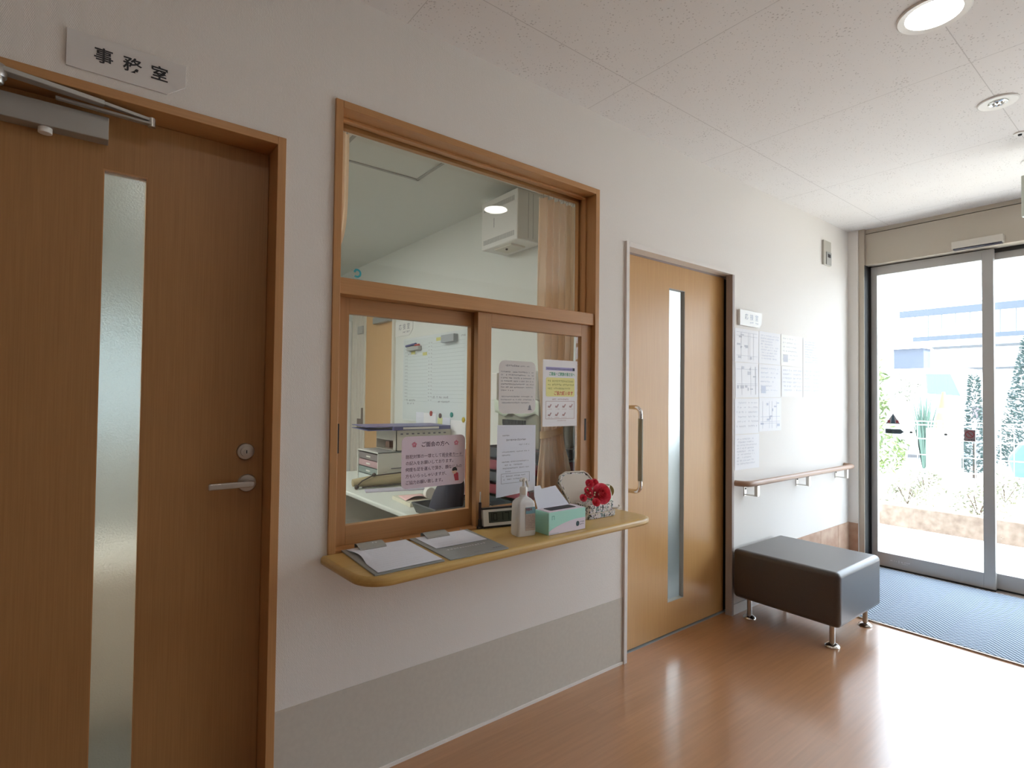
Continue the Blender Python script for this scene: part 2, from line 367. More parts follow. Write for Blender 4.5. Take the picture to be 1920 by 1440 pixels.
    def build(s, name, mat, parent=None, bevel=0., seg=2, smooth=None, origin=None, label=None, cat=None, group=None, kind=None, solid=0.):
        me = bpy.data.meshes.new(name)
        if parent is not None: o0 = ORIG[parent.name]
        elif origin is not None: o0 = Vector(origin)
        else:
            xs = [q.x for q in s.v]; ys = [q.y for q in s.v]; zs = [q.z for q in s.v]
            o0 = Vector(((min(xs) + max(xs)) / 2, (min(ys) + max(ys)) / 2, min(zs)))
        me.from_pydata([tuple(q - o0) for q in s.v], [], s.f); me.update()
        me.materials.append(mat); o = bpy.data.objects.new(name, me); C.objects.link(o); ORIG[o.name] = o0
        if parent is not None: o.parent = parent
        else: o.location = o0
        if smooth is not None:
            for p in me.polygons: p.use_smooth = True
            me.set_sharp_from_angle(angle=math.radians(smooth))
        if solid:
            md = o.modifiers.new('solid', 'SOLIDIFY'); md.thickness = solid; md.offset = 0
        if bevel:
            md = o.modifiers.new('bevel', 'BEVEL'); md.width = bevel; md.segments = seg; md.limit_method = 'ANGLE'; md.angle_limit = math.radians(40)
            md.harden_normals = False
        return prop(o, label, cat, group, kind)
def rrect(u0, v0, u1, v1, r, n=5):
    P = []
    for cx, cy, a0 in ((u1 - r, v0 + r, -90), (u1 - r, v1 - r, 0), (u0 + r, v1 - r, 90), (u0 + r, v0 + r, 180)):
        for k in range(n + 1):
            a = math.radians(a0 + 90 * k / n); P.append((cx + r * math.cos(a), cy + r * math.sin(a)))
    return P
def holes_wall(mb, u0, u1, v0, v1, holes, w0, w1, fr):
    us = sorted({u0, u1, *[h[0] for h in holes], *[h[1] for h in holes]})
    for a, b_ in zip(us, us[1:]):
        segs = [(v0, v1)]
        for h in holes:
            if h[0] <= a + 1e-6 and h[1] >= b_ - 1e-6:
                ns = []
                for p, q in segs:
                    if h[2] > p: ns.append((p, min(q, h[2])))
                    if h[3] < q: ns.append((max(p, h[3]), q))
                segs = ns
        for p, q in segs:
            if q - p > 1e-5: mb.box((a, p, w0), (b_, q, w1), fr)
    return mb
S = dict(kind='structure')
CZ = 2.618      # hall ceiling height
OZ = 2.48       # office ceiling height
PXW = 1.985     # office side of the partition wall

# ------------------------------------------------------------------ room shell
MB().box((-3.3, -3.35, -.08), (4.83, .05, 0)).build('floor', floor_m, **S)
MB().box((-3.3, .05, -.08), (PXW + .05, 5.2, -.001)).build('floor_office', carpet, **S)
MB().box((PXW + .05, .05, -.08), (5.0, 3.3, -.001)).build('floor_reception_room', m_lin, **S)
MB().box((-3.3, -3.35, CZ), (4.95, .0, CZ + .25)).build('ceiling', ceil_m, **S)
MB().box((-3.3, .12, OZ), (PXW, 5.2, OZ + .35)).build('ceiling_office', office_paint, **S)
MB().box((PXW, .12, OZ), (5.1, 3.3, OZ + .35)).build('ceiling_reception_room', white_paint, **S)
wl = MB()
holes = [(-.50, .464, -.08, 2.075), (.616, 1.867, .74, 2.256), (2.058, 3.038, -.08, 2.052)]
holes_wall(wl, -3.3, 3.038, 0, CZ + .25, holes, -.12, 0, WL)
wl.box((3.038, 0, -.03), (4.95, CZ + .25, 0), WL); wl.box((3.038, 0, -.12), (4.95, CZ + .25, -.078), WL)
wl.box((3.96, 0, -.078), (4.95, CZ, -.03), WL)
wl.build('wall_left', wallpaper, **S)
MB().box((4.73, -.07, 0), (4.96, 0, CZ)).build('wall_left_return', wallpaper, **S)
MB().box((-3.3, -3.45, 0), (4.95, -3.3, CZ)).build('wall_right', pbr('taupe_darkened_wall', (.48, .43, .38), .7), **S)  # unseen wall, its taupe darkened to cut light bounced onto the bench
MB().box((-3.4, -3.45, 0), (-3.3, 5.3, CZ + .3)).build('wall_rear', wallpaper, **S)
MB().box((PXW, .12, 0), (PXW + .07, 4.3, OZ)).build('wall_partition', office_paint, **S)
ob = MB(); holes_wall(ob, -3.3, PXW + .07, 0, OZ, [(-.6, .8, .85, 1.98)], -4.32, -4.2, WL); ob.build('wall_office_back', office_paint, **S)
MB().box((PXW + .071, 2.57, 0), (5.1, 2.7, OZ)).build('wall_reception_back', white_paint, **S)
fw = MB(); holes_wall(fw, -2.57, -.12, 0, OZ, [(-2.4, -1.0, .95, 2.3)], -.15, 0, PX(4.95)); fw.build('wall_front', white_paint, **S)
MB().box((4.96, -3.45, 2.34), (5.1, 0, CZ + .6)).build('wall_front_lintel', bld_white, **S)
# skirting band, flush vinyl below the wallpaper
for nm, a, b_ in (('baseboard_left', .464, 2.056), ('baseboard_left', -3.3, -.50)):
    MB().box((a, 0.012, 0), (b_, .317, .0025), WL).build(nm, vinyl, **S)
    MB().box((a, 0, 0), (b_, .012, .007), WL).build('trim_1', alu_white, **S)
MB().box((3.04, 0, 0), (3.62, .06, .008), WL).build('baseboard_left', alu_white, **S)
tl = MB()
for k in range(4):
    a = 3.62 + k * .30; tl.box((a + .0015, 0, 0), (min(a + .2985, 4.73), .327, .008), WL)
tl.box((4.722, 0, .0), (4.73, .327, .07), WL)
tl.build('baseboard_entrance', tile, bevel=.001, **S)
# front wall: posts and header
MB().box((4.745, -.108, 0), (4.93, -.07, CZ)).build('trim_2', header_m, **S)
MB().box((4.745, -3.3, 0), (4.93, -3.2, CZ)).build('trim_2', header_m, **S)
hd = thing('header_front', (4.8, -1.65, 2.34), kind='structure')
MB().box((4.777, -3.2, 2.337), (4.96, -.108, 2.582)).build('cover_panel', header_m, hd, bevel=.002)
MB().box((4.783, -3.2, 2.588), (4.96, -.108, CZ)).build('top_strip', header_m, hd)
MB().box((4.80, -3.2, 2.582), (4.95, -.108, 2.588)).build('shadow_gap', rubber, hd)
MB().box((4.83, -3.35, -.08), (5.02, 0, -.0)).build('threshold', taupe, **S)  # taupe darkened to paint the shadow line under the doors

# ------------------------------------------------------------------ office swing door (left)
DY = -.09
d1 = thing('door_1', (0, .05, 0), kind='structure')
MB().box((.439, 0, -.118), (.464, 2.075, .008), WL).box((-.50, 0, -.118), (-.475, 2.075, .008), WL).box((.425, 0, -.118), (.439, 2.04, -.094), WL).build('door_jamb', frame_wood, d1, bevel=.0015)
MB().box((-.475, 2.050, -.118), (.439, 2.075, .008), WL).box((-.475, 2.036, -.118), (.439, 2.05, -.094), WL).build('door_head', frame_wood_x, d1, bevel=.0015)
lf = MB(); holes_wall(lf, -.473, .437, .006, 2.046, [(.016, .1165, .20, 1.893)], DY - .036, DY, WL)
leaf = lf.build('door_leaf', door_wood, d1)
MB().box((.016, .20, DY - .021), (.1165, 1.893, DY - .016), WL).build('frosted_strip', frosted, leaf)
bd = MB()
for a, b_ in (((.016, .2), (.0185, 1.893)), ((.114, .2), (.1165, 1.893)), ((.0185, 1.890), (.114, 1.893)), ((.0185, .2), (.114, .203))):
    bd.box((a[0], a[1], DY - .034), (b_[0], b_[1], DY - .001), WL)
bd.build('glazing_bead', frame_wood, leaf)
hx, hz = .392, 1.006
h1 = MB().lathe([(.027, DY), (.027, DY + .005), (.025, DY + .008), (.011, DY + .009), (.010, DY + .05)], WL, 28, hx, hz)
h1 = h1.build('door_handle', steel, d1, smooth=35)
MB().prism([(.279, .9985), (.279, 1.0165), (.283, 1.018), (.398, 1.0175), (.404, 1.014), (.404, 1.005), (.399, .9995)], DY + .044, DY + .056, WL).build('lever', steel, h1, bevel=.003, seg=3, smooth=35)
lk = MB().lathe([(.0255, DY), (.0255, DY + .006), (.0235, DY + .010), (.016, DY + .011), (.0155, DY + .018), (.008, DY + .019), (.0078, DY + .021)], WL, 28, .386, 1.104).build('lock', steel, d1, smooth=35)
MB().box((.3845, 1.099, DY + .0205), (.3875, 1.109, DY + .0215), WL).build('keyhole', black, lk)
cl = MB().box((-.30, 1.957, DY), (.0245, 2.018, DY + .045), WL).build('door_closer', closer_m, d1, bevel=.002)
MB().cyl(WL.p(-.105, 1.958, DY + .024), WL.p(-.105, 1.943, DY + .024), .0145, n=24).build('closer_pinion_cap', plastic_white, cl, bevel=.001, smooth=35)
ar = MB()
def bar(mb, a, b_, wa, wb, h):
    a, b_ = Vector(a), Vector(b_); d = (b_ - a).normalized(); n_ = Vector((-d.y, d.x, 0))
    mb.add([a + n_ * wa, a - n_ * wa, b_ - n_ * wb, b_ + n_ * wb] + [q + Vector((0, 0, h)) for q in (a + n_ * wa, a - n_ * wa, b_ - n_ * wb, b_ + n_ * wb)],
           [(0, 1, 2, 3), (7, 6, 5, 4), (0, 4, 5, 1), (1, 5, 6, 2), (2, 6, 7, 3), (3, 7, 4, 0)])
bar(ar, (-.185, -.012, 2.036), (.013, .012, 2.031), .016, .011, .012)
bar(ar, (.013, .012, 2.033), (.118, .022, 2.026), .0075, .006, .009)
bar(ar, (.118, .022, 2.016), (-.085, .030, 2.024), .009, .007, .007)
ar.build('closer_arm', closer_m, cl, bevel=.0015)
MB().lathe([(.020, 2.022), (.021, 2.026), (.021, 2.047), (.018, 2.052)], W, 24, -.192, -.012).lathe([(.012, 2.008), (.014, 2.012), (.014, 2.022)], W, 20, -.190, -.012).lathe([(.009, 2.012), (.009, 2.036)], W, 16, .118, .022).build('closer_pivot', steel, cl, smooth=35)

# ------------------------------------------------------------------ reception window
w1 = thing('window_1', (1.24, .05, .768), kind='structure')
x0, x1 = .616, 1.867
fj = MB().box((x0, .740, -.118), (x0 + .025, 2.256, .010), WL).box((x1 - .025, .740, -.118), (x1, 2.256, .010), WL)
fj.box((x0 + .025, 1.671, -.118), (x0 + .037, 2.231, -.095), WL).box((x1 - .037, 1.671, -.118), (x1 - .025, 2.231, -.095), WL)
fj.box((x1 - .034, 1.671, -.075), (x1 - .025, 2.231, -.050), WL)
fj.build('window_jamb', frame_wood, w1, bevel=.0015)
fr_ = MB().box((x0 + .025, 2.231, -.118), (x1 - .025, 2.256, .010), WL).box((x0 + .025, 2.222, -.075), (x1 - .025, 2.231, -.050), WL).box((x0 + .025, 2.216, -.118), (x1 - .025, 2.231, -.095), WL)
fr_.build('window_head', frame_wood_x, w1, bevel=.0015)
MB().box((x0 + .025, 1.617, -.118), (x1 - .025, 1.671, .003), WL).box((x0 + .025, 1.671, -.118), (x1 - .025, 1.680, -.095), WL).build('window_transom', frame_wood_x, w1, bevel=.002)
MB().box((x0 + .025, 1.671, -.0935), (x1 - .025, 2.231, -.0885), WL).build('upper_pane', glass, w1)
def sash(name, a, b_, w0, w1_, st, pull_u, z0=.772, z1=1.6165):
    s_ = MB().box((a, z0, w0), (a + st[0], z1, w1_), WL).box((b_ - st[1], z0, w0), (b_, z1, w1_), WL).build(name, sash_wood, w1, bevel=.0012)
    MB().box((a + st[0], z1 - .055, w0), (b_ - st[1], z1, w1_), WL).box((a + st[0], z0, w0), (b_ - st[1], z0 + (.066 if w0 < -.04 else .050), w1_), WL).build('sash_rail', sash_wood_x, s_, bevel=.0012)
    MB().box((a + st[0] - .004, z0 + .04, (w0 + w1_) / 2 - .002), (b_ - st[1] + .004, z1 - .05, (w0 + w1_) / 2 + .002), WL).build('sash_pane', glass, s_)
    MB().box((pull_u - .0055, 1.085, w1_ - .002), (pull_u + .0055, 1.185, w1_ + .0012), WL).build('finger_pull', rubber, s_)
sash('sliding_sash', x0 + .026, 1.262, -.080, -.052, (.054, .066), .662)
sash('sliding_sash', 1.203, x1 - .026, -.042, -.014, (.066, .064), 1.806)
MB().box((x0 + .025, .740, -.118), (x1 - .025, .7715, -.004), WL).build('sill_track', frame_wood_x, w1)
# company mark on the upper pane
lg = MB()
for k in range(22):
    a0, a1 = math.radians(-130 + k * 11.5), math.radians(-130 + (k + 1) * 11.5)
    P = [(.735 + r * math.cos(a), 1.712 + r * math.sin(a)) for r, a in ((.009, a0), (.016, a0), (.016, a1), (.009, a1))]
    lg.add([WL.p(u, v, -.0878) for u, v in P], [(0, 1, 2, 3)])
lg.prism([(.722, 1.718), (.729, 1.727), (.733, 1.719), (.728, 1.713)], -.0882, -.0876, WL)
lg.dashes(WL, .718, .752, 1.690, .004, -.0878, 3)
lg.build('window_sticker', pbr('bright_teal_film', (.05, .45, .55), .4), label='small teal ring-shaped sticker in the lower left corner of the upper window pane', cat='sticker')

# ------------------------------------------------------------------ reception room sliding door
d2 = thing('door_2', (2.55, .05, 0), kind='structure')
MB().box((2.058, 0, -.118), (2.080, 2.052, .012), WL).box((2.080, 2.026, -.055), (3.038, 2.052, .012), WL).build('door_frame', alu_white, d2, bevel=.001)
MB().box((3.016, 0, -.030), (3.038, 2.026, .012), WL).build('door_jamb', taupe, d2, bevel=.001)  # right jamb of the white frame, its shade put into the taupe
MB().box((2.080, 2.018, -.118), (3.9, 2.05, -.058), WL).build('door_track', taupe, d2)
lf = MB(); holes_wall(lf, 2.070, 3.045, .008, 2.03, [(2.499, 2.645, .172, 1.888)], -.094, -.062, WL)
leaf2 = lf.build('door_leaf', pale_wood, d2)
MB().box((2.499, .172, -.0935), (2.645, 1.888, -.0895), WL).build('frosted_strip', frosted, leaf2)
bd = MB()
for a, b_ in (((2.499, .172), (2.502, 1.888)), ((2.642, .172), (2.645, 1.888)), ((2.502, 1.885), (2.642, 1.888)), ((2.502, .172), (2.642, .175))):
    bd.box((a[0], a[1], -.0885), (b_[0], b_[1], -.063), WL)
bd.build('glazing_bead', pbr('grey_bead', (.42, .40, .36), .5), leaf2)
hp = [WL.p(2.158, 1.236, -.062), WL.p(2.158, 1.236, -.02)]
for k in range(7):
    a = math.radians(15 * k); hp.append(WL.p(2.158, 1.236 - .034 + .034 * math.cos(a), -.012 + .034 * math.sin(a)))
hb = [WL.p(2.158, q.z * -1 + 2.052, -q.y) for q in reversed(hp)]
hn = MB().tube(hp + hb, .0105, 14).build('pull_handle', chrome, leaf2, smooth=60)
MB().cyl(WL.p(2.158, .872, .022), WL.p(2.158, 1.180, .022), .0125, n=20).build('handle_grip', pbr('olive_grip', (.30, .28, .19), .5), d2, smooth=40)
MB().box((3.04, .0, -.076), (3.95, 2.03, -.074), WL).build('pocket_darkness', rubber, d2)  # black sheet standing for the darkness inside the wall pocket

# ------------------------------------------------------------------ entrance sliding doors
def glass_panel(name, ya, yb, xa, st=(.055, .055), zt=2.33, mark=False):
    """ya > yb; panel in plane x = xa .. xa+.04"""
    t = thing(name, (xa + .02, (ya + yb) / 2, 0), kind='structure')
    MB().box((xa, ya - st[0], .012), (xa + .04, ya, zt)).box((xa, yb, .012), (xa + .04, yb + st[1], zt)).build('stile', metal_grey, t, bevel=.0015)
    MB().box((xa, yb + st[1], 2.262), (xa + .04, ya - st[0], zt)).build('top_rail', metal_grey, t, bevel=.0015)
    MB().box((xa + .003, yb, .0005), (xa + .037, ya, .012)).build('shadow_line_strip', rubber, t)  # black strip added to block light leaking under the door
    br_ = MB().box((xa, yb + st[1], .012), (xa + .04, ya - st[0], .114)).build('bottom_rail', metal_grey, t, bevel=.0015)
    MB().box((xa + .017, yb + st[1] - .005, .105), (xa + .023, ya - st[0] + .005, 2.27)).build('door_pane', glass_door, t)
    if mark:
        q = MB(); f_ = PX(xa)
        q.dashes(f_, -ya + .13, -ya + .17, .062, .008, .0006, 5); q.box((-ya + .185, .055, .0003), (-ya + .187, .075, .0008), f_)
        q.dashes(f_, -ya + .20, -ya + .255, .064, .009, .0006, 6); q.dashes(f_, -ya + .20, -ya + .24, .053, .005, .0006, 7)
        q.build('maker_lettering', paper, br_)
    return t
glass_panel('door_3', -.116, -.856, 4.85, (.046, .062), mark=True)
glass_panel('door_4', -.800, -1.66, 4.905, (.046, .055))
glass_panel('door_5', -1.62, -2.48, 4.905, (.055, .046))
glass_panel('door_6', -2.43, -3.195, 4.85, (.062, .046))
MB().box((4.84, -.122, 0), (4.90, -.1092, 2.337)).box((4.752, -.1092, 0), (4.93, -.108, 2.337)).build('trim_3', rubber, **S)  # second box: thin black sheet added to darken the post's daylit side
MB().box((4.895, -3.2, 2.31), (4.96, -.108, 2.345)).build('trim_3', rubber, **S)
# stickers on the glass
SX = 4.8665; SF = PX(SX)
t = MB().prism([(.212, 1.104), (.310, 1.104), (.262, 1.186)], 0, .0006, SF).build('triangle_sticker', sticker_w, label='triangular caution sticker on the left entrance glass above the arrow sticker', cat='sticker')
MB().prism([(.248, 1.108), (.276, 1.108), (.268, 1.165), (.262, 1.178), (.255, 1.165)], .0007, .001, SF).build('blue_figure', trans_grey, t)
for u in (.225, .280): MB().box((u, 1.112, .0007), (u + .018, 1.132, .001), SF).build('red_mark', red_soft, t)
t = MB().prism([(.210, 1.030), (.312, 1.030), (.333, 1.046), (.312, 1.066), (.210, 1.066)], 0, .0006, SF).build('arrow_sticker', sticker_teal, label='blue-grey arrow-shaped sticker pointing right on the left entrance glass', cat='sticker')
MB().dashes(SF, .222, .305, 1.040, .015, .001, 4).build('printed_text', ink, t)
for u, v, lb in ((.377, 1.046, 'small grey round dot sticker just right of the arrow sticker on the entrance glass'), (.586, 1.043, 'small grey round dot sticker in the middle of the left entrance glass')):
    MB().lathe([(.0105, 0), (.0105, .0008)], SF, 20, u, v, 1, .8).build('round_sticker', sticker_grey, label=lb, cat='sticker', group='round dots on the entrance glass')
t = MB().box((.690, 1.004, 0), (.752, 1.085, .0006), SF).build('no_smoking_sticker', pbr('pale_pink_film', (.26, .20, .21), .5), label='square no-smoking sticker at the right edge of the left entrance glass', cat='sticker')
ns = MB()
for k in range(24):
    a0, a1 = 2 * math.pi * k / 24, 2 * math.pi * (k + 1) / 24
    ns.add([SF.p(.721 + r * math.cos(a), 1.053 + r * math.sin(a), .001) for r, a in ((.020, a0), (.026, a0), (.026, a1), (.020, a1))], [(0, 1, 2, 3)])
ns.add([SF.p(*q, .001) for q in ((.703, 1.069), (.707, 1.073), (.740, 1.038), (.736, 1.034))], [(0, 1, 2, 3)])
ns.build('red_symbol', red_soft, t)
MB().dashes(SF, .698, .744, 1.010, .013, .001, 9).build('printed_text', ink, t)

# door sensor on the header
HF = PX(4.777)
t = thing('door_sensor', (4.76, -.79, 2.345), 'silver bar-shaped motion sensor fixed to the beige header above the entrance doors', 'sensor')
MB().prism([(.657, 2.343), (.657, 2.393), (.930, 2.393), (.930, 2.343)], 0, .055, HF).build('sensor_body', pbr('champagne_metal', (.62, .58, .52), .3, metal=.5), t, bevel=.004, seg=3)
MB().box((.664, 2.335, .006), (.923, 2.343, .050), HF).build('sensor_lens', pbr('dark_lens', (.03, .03, .05), .08), t, bevel=.003)
# entrance mat
MB().box((3.622, -3.15, .0005), (4.80, -.185, .010)).build('entrance_mat', mat_m, label='blue-grey ribbed doormat with a zigzag weave in front of the glass doors', cat='doormat')
mf = MB().box((3.608, -3.16, 0), (3.620, -.02, .008)).build('trim_4', steel, **S)

# ------------------------------------------------------------------ ceiling fittings in the hall
def downlight(x, y, r_in, r_out, label, lit, grp, mats=None):
    t = thing('downlight', (x, y, CZ), label, 'ceiling light', grp)
    rp = [(r_out, 0), (r_out, .004), (r_out - .004, .007), (r_in, .004), (r_in, .002)]
    Fd = Fr((x, y, CZ), (1, 0, 0), (0, -1, 0))      # third axis points down
    rim = MB(); n = 40; P = []; F = []
    for r, h in rp:
        for k in range(n):
            a = 2 * math.pi * k / n; P.append(Fd.p(r * math.cos(a), r * math.sin(a), h))
    for i in range(len(rp) - 1):
        for k in range(n): F.append((i * n + k, i * n + (k + 1) % n, (i + 1) * n + (k + 1) % n, (i + 1) * n + k))
    rim.add(P, F); rim.build('rim', plastic_white, t, smooth=40)
    if lit: MB().lathe([(r_in, .0005), (r_in, .004)], Fd, 40).build('diffuser', lamp_on, t)
    return t, Fd
downlight(2.262, -1.185, .081, .106, 'round lit white downlight at the top right corner, nearest the viewer', True, 'round lit downlights')
for x, y in ((.41, -1.2), (-1.4, -1.2), (.41, -2.6), (-1.4, -2.6)):
    downlight(x, y, .083, .101, 'round lit white downlight above the hall, outside the view', True, 'round lit downlights')
for x, y, lb in ((3.158, -1.190, 'unlit white spotlight with a ribbed reflector, just beyond the lit downlight'), (4.085, -1.19, 'unlit white spotlight cut by the right edge, nearest the glass doors')):
    t, Fd = downlight(x, y, .035, .072, lb, False, 'unlit ceiling spotlights')
    MB().lathe([(.034, .001), (.034, .006), (.028, .003), (.020, .008), (.012, .0095), (.002, .010)], Fd, 28, .002).build('reflector', reflector, t, smooth=30)
    bb = MB()
    for k in range(6):
        a = k * math.pi / 3; bb.ball(Fd.p(.002 + .016 * math.cos(a), .016 * math.sin(a), .009), .005)
    bb.build('led_cluster', steel, t, smooth=60)
Fd = Fr((3.612, -1.190, CZ), (1, 0, 0), (0, -1, 0))
t = thing('fire_sensor', (3.612, -1.190, CZ), 'tiny white round detector with a dark centre on the ceiling joint between the spotlights', 'detector')
MB().lathe([(.026, 0), (.024, .005), (.010, .007)], Fd, 24).build('cover', plastic_white, t, smooth=40)
MB().lathe([(.009, .006), (.007, .013)], Fd, 16).build('sensor_tip', rubber, t)
# exit sign, seen edge-on at the right border
t = thing('exit_sign', (3.9, -1.26, 2.27), 'white hanging sign box below the ceiling, mostly cut by the right edge', 'sign')
MB().box((3.885, -1.43, 2.268), (3.915, -1.150, 2.488)).build('sign_case', pbr('pale_green_white_panel', (.70, .76, .68), .4), t, bevel=.003)
for y in (-1.23, -1.36): MB().cyl((3.90, y, 2.488), (3.90, y, CZ), .006).build('hanger', plastic_white, t)

# ------------------------------------------------------------------ signs on the wall
def room_sign(name, fr, u0, v0, u1, v1, cut, label, big, small=None, mat=paper_grey, th=.006, inkm=ink, bold=.018):
    s_ = MB().prism([(u0, v0), (u1 - cut, v0), (u1, v0 + cut * .8), (u1, v1), (u0, v1)], .0015, th, fr).build(name, mat, bevel=.0006, label=label, cat='sign')
    t_ = MB(); n_ = len(big); H = v1 - v0
    for i, ch in enumerate(big):
        t_.text(fr, ch, u0 + (u1 - u0) * (.29 + .235 * i), v0 + H * (.36 if not small else .44), H * (.44 if not small else .42), th + .0006, 'CENTER', bold)
    if small: t_.dashes(fr, u0 + (u1 - u0) * .45, u0 + (u1 - u0) * .82, v0 + H * .2, H * .12, th + .0006, 8)
    t_.build('lettering', inkm, s_)
    return s_
room_sign('office_sign', WL, -.066, 2.103, .193, 2.198, .043, 'white wall sign reading three black characters above the left wooden door', '事務室')
room_sign('reception_sign', WL, 3.090, 1.731, 3.347, 1.826, .032, 'white wall sign with grey characters above the pale notices, right of the pale wooden door', '応接室', True, mat=plastic_white, th=.018, inkm=pbr('pale_blue_lettering', (.34, .38, .46), .5), bold=0.)
t = thing('wall_controller', (4.32, 0, 2.285), 'small beige control panel high on the white wall near the entrance', 'wall controller')
MB().box((4.258, 2.285, 0), (4.385, 2.468, .014), WL).build('plate', pbr('beige_plate', (.50, .48, .42), .5), t, bevel=.002)
MB().box((4.298, 2.290, .014), (4.380, 2.385, .019), WL).build('keypad', plastic_grey, t, bevel=.001)
MB().box((4.315, 2.345, .019), (4.362, 2.370, .020), WL).build('display', ink, t)

# notices taped to the wall near the entrance
def notice(u0, v0, u1, v1, pat, label, seed, tilt=0., mt=paper):
    f_ = WL.at(u0, v0, .0012, tilt); w_, h_ = u1 - u0, v1 - v0; rnd = random.Random(seed)
    s_ = MB().box((0, 0, 0), (w_, h_, .0012), f_).build('notice_sheet', mt, label=label, cat='notice', group='notices taped to the white wall')
    q = MB(); e = .0017
    if pat == 'map':
        for k in range(9):
            a = rnd.uniform(.06, .8) * w_; v = rnd.uniform(.1, .85) * h_; q.box((a, v, e), (a + rnd.uniform(.04, .14) * w_, v + rnd.uniform(.03, .1) * h_, e + .0003), f_)
        for k in range(4):
            a = rnd.uniform(.1, .9) * w_; q.box((a, .08 * h_, e), (a + .002, .9 * h_, e + .0003), f_)
        for k in range(3):
            v = rnd.uniform(.1, .9) * h_; q.box((.06 * w_, v, e), (.94 * w_, v + .002, e + .0003), f_)
    else:
        rows = 9 if pat == 'text' else 6
        for k in range(rows):
            v = h_ * (.86 - k * .8 / rows)
            if pat == 'columns':
                q.dashes(f_, .06 * w_, .44 * w_, v, .012, e, seed + k); q.dashes(f_, .54 * w_, .94 * w_, v, .012, e, seed + k + 20)
            else: q.dashes(f_, .08 * w_, .92 * w_, v, .010, e, seed + k, ragged=rnd.uniform(.6, 1))
        if pat == 'picture': q.box((.1 * w_, .12 * h_, e), (.30 * w_, .34 * h_, e + .0003), f_)
    q.build('printing', ink_pale if seed % 2 else ink_blue, s_)
notice(3.060, 1.508, 3.340, 1.712, 'map', 'leftmost notice in the top row on the white wall, directly under the white sign', 1)
notice(3.344, 1.510, 3.624, 1.716, 'text', 'second notice from the left in the top row on the white wall', 2)
notice(3.632, 1.510, 3.945, 1.718, 'picture', 'third notice from the left in the top row, with a small picture', 3, mt=pbr('cream_white_paper', (.86, .85, .80), .7))
notice(3.952, 1.514, 4.240, 1.716, 'text', 'rightmost notice in the top row on the white wall', 4)
notice(3.068, 1.290, 3.340, 1.502, 'map', 'leftmost notice in the second row, with its left edge hanging loose', 5, tilt=.02)
notice(3.344, 1.296, 3.626, 1.506, 'picture', 'second notice from the left in the second row on the white wall', 6)
notice(3.640, 1.302, 3.945, 1.504, 'columns', 'third notice from the left in the second row, printed in two columns', 7)
notice(3.952, 1.302, 4.240, 1.508, 'columns', 'rightmost notice in the second row on the white wall', 8)
notice(3.062, 1.070, 3.342, 1.285, 'columns', 'left notice of the two in the third row on the white wall', 9)
notice(3.346, 1.078, 3.636, 1.292, 'map', 'right notice of the two in the third row on the white wall', 10)
notice(3.062, .853, 3.348, 1.064, 'text', 'lowest notice on the white wall, above the left end of the handrail', 11)

# ------------------------------------------------------------------ handrail
hr = thing('handrail', (3.8, -.07, .70), 'wooden wall handrail on metal brackets running to the entrance corner', 'handrail')
hz = .778; pts = [(2.968, -.002, hz), (2.972, -.03, hz), (2.985, -.056, hz), (3.01, -.070, hz), (3.05, -.074, hz)]
pts += [(x, -.074, hz) for x in (3.2, 3.6, 4.0, 4.4, 4.56)] + [(4.60, -.072, hz), (4.626, -.058, hz), (4.642, -.032, hz), (4.646, -.002, hz)]
pts = [(x + .1 if x < 3.2 else x, y, z) for x, y, z in pts]
MB().tube(pts, .0175, 18).build('rail', wood('greyish_rail_wood', (.42, .27, .19), (.36, .22, .15), .35, axis='x'), hr, smooth=50)
for x in (3.19, 3.87, 4.50):
    bk = MB().box((x - .022, .690, 0), (x - .018 + .022, .752, .004), WL).box((x - .016, .697, 0), (x + .010, .702, .084), WL).box((x - .016, .702, .064), (x + .010, hz - .017, .084), WL)
    b_ = bk.build('bracket', steel, hr, bevel=.001)
    MB().lathe([(.007, 0.004), (.006, .007)], WL, 12, x - .008, .735).build('screw', rubber, b_)

# ------------------------------------------------------------------ bench
bn = thing('bench', (3.285, -.31, 0), 'low rectangular dark brown leatherette bench on short metal legs against the wall', 'bench')
MB().box((3.005, -.600, .124), (3.567, -.022, .405)).build('cushion', leather, bn, bevel=.026, seg=6, smooth=60)
for x, y in ((3.082, -.535), (3.522, -.535), (3.082, -.085), (3.522, -.085)):
    lg_ = MB().cyl((x, y, .012), (x, y, .127), .0135, n=24).build('leg', steel, bn, smooth=40)
    MB().lathe([(.034, 0), (.036, .003), (.034, .009), (.026, .014), (.016, .020)], W, 28, x, y).build('foot', chrome, lg_, smooth=50)

# ------------------------------------------------------------------ reception counter
ct = MB()
outline = [(1.945, .000), (1.953, -.19), (1.952, -.218), (1.940, -.245), (1.915, -.262), (1.88, -.270), (1.5, -.282), (1.0, -.302), (.70, -.318)] + [(.70 - .095 * math.sin(math.radians(a)), -.223 - .095 * math.cos(math.radians(a))) for a in range(10, 91, 10)] + [(.592, -.002)]
ct.prism(list(reversed(outline)), .738, .7675)
ct.build('counter_shelf', counter_wood, bevel=.011, seg=4, smooth=60, label='yellow wooden counter shelf with rounded corners below the reception window', cat='counter')

TZ = .7678
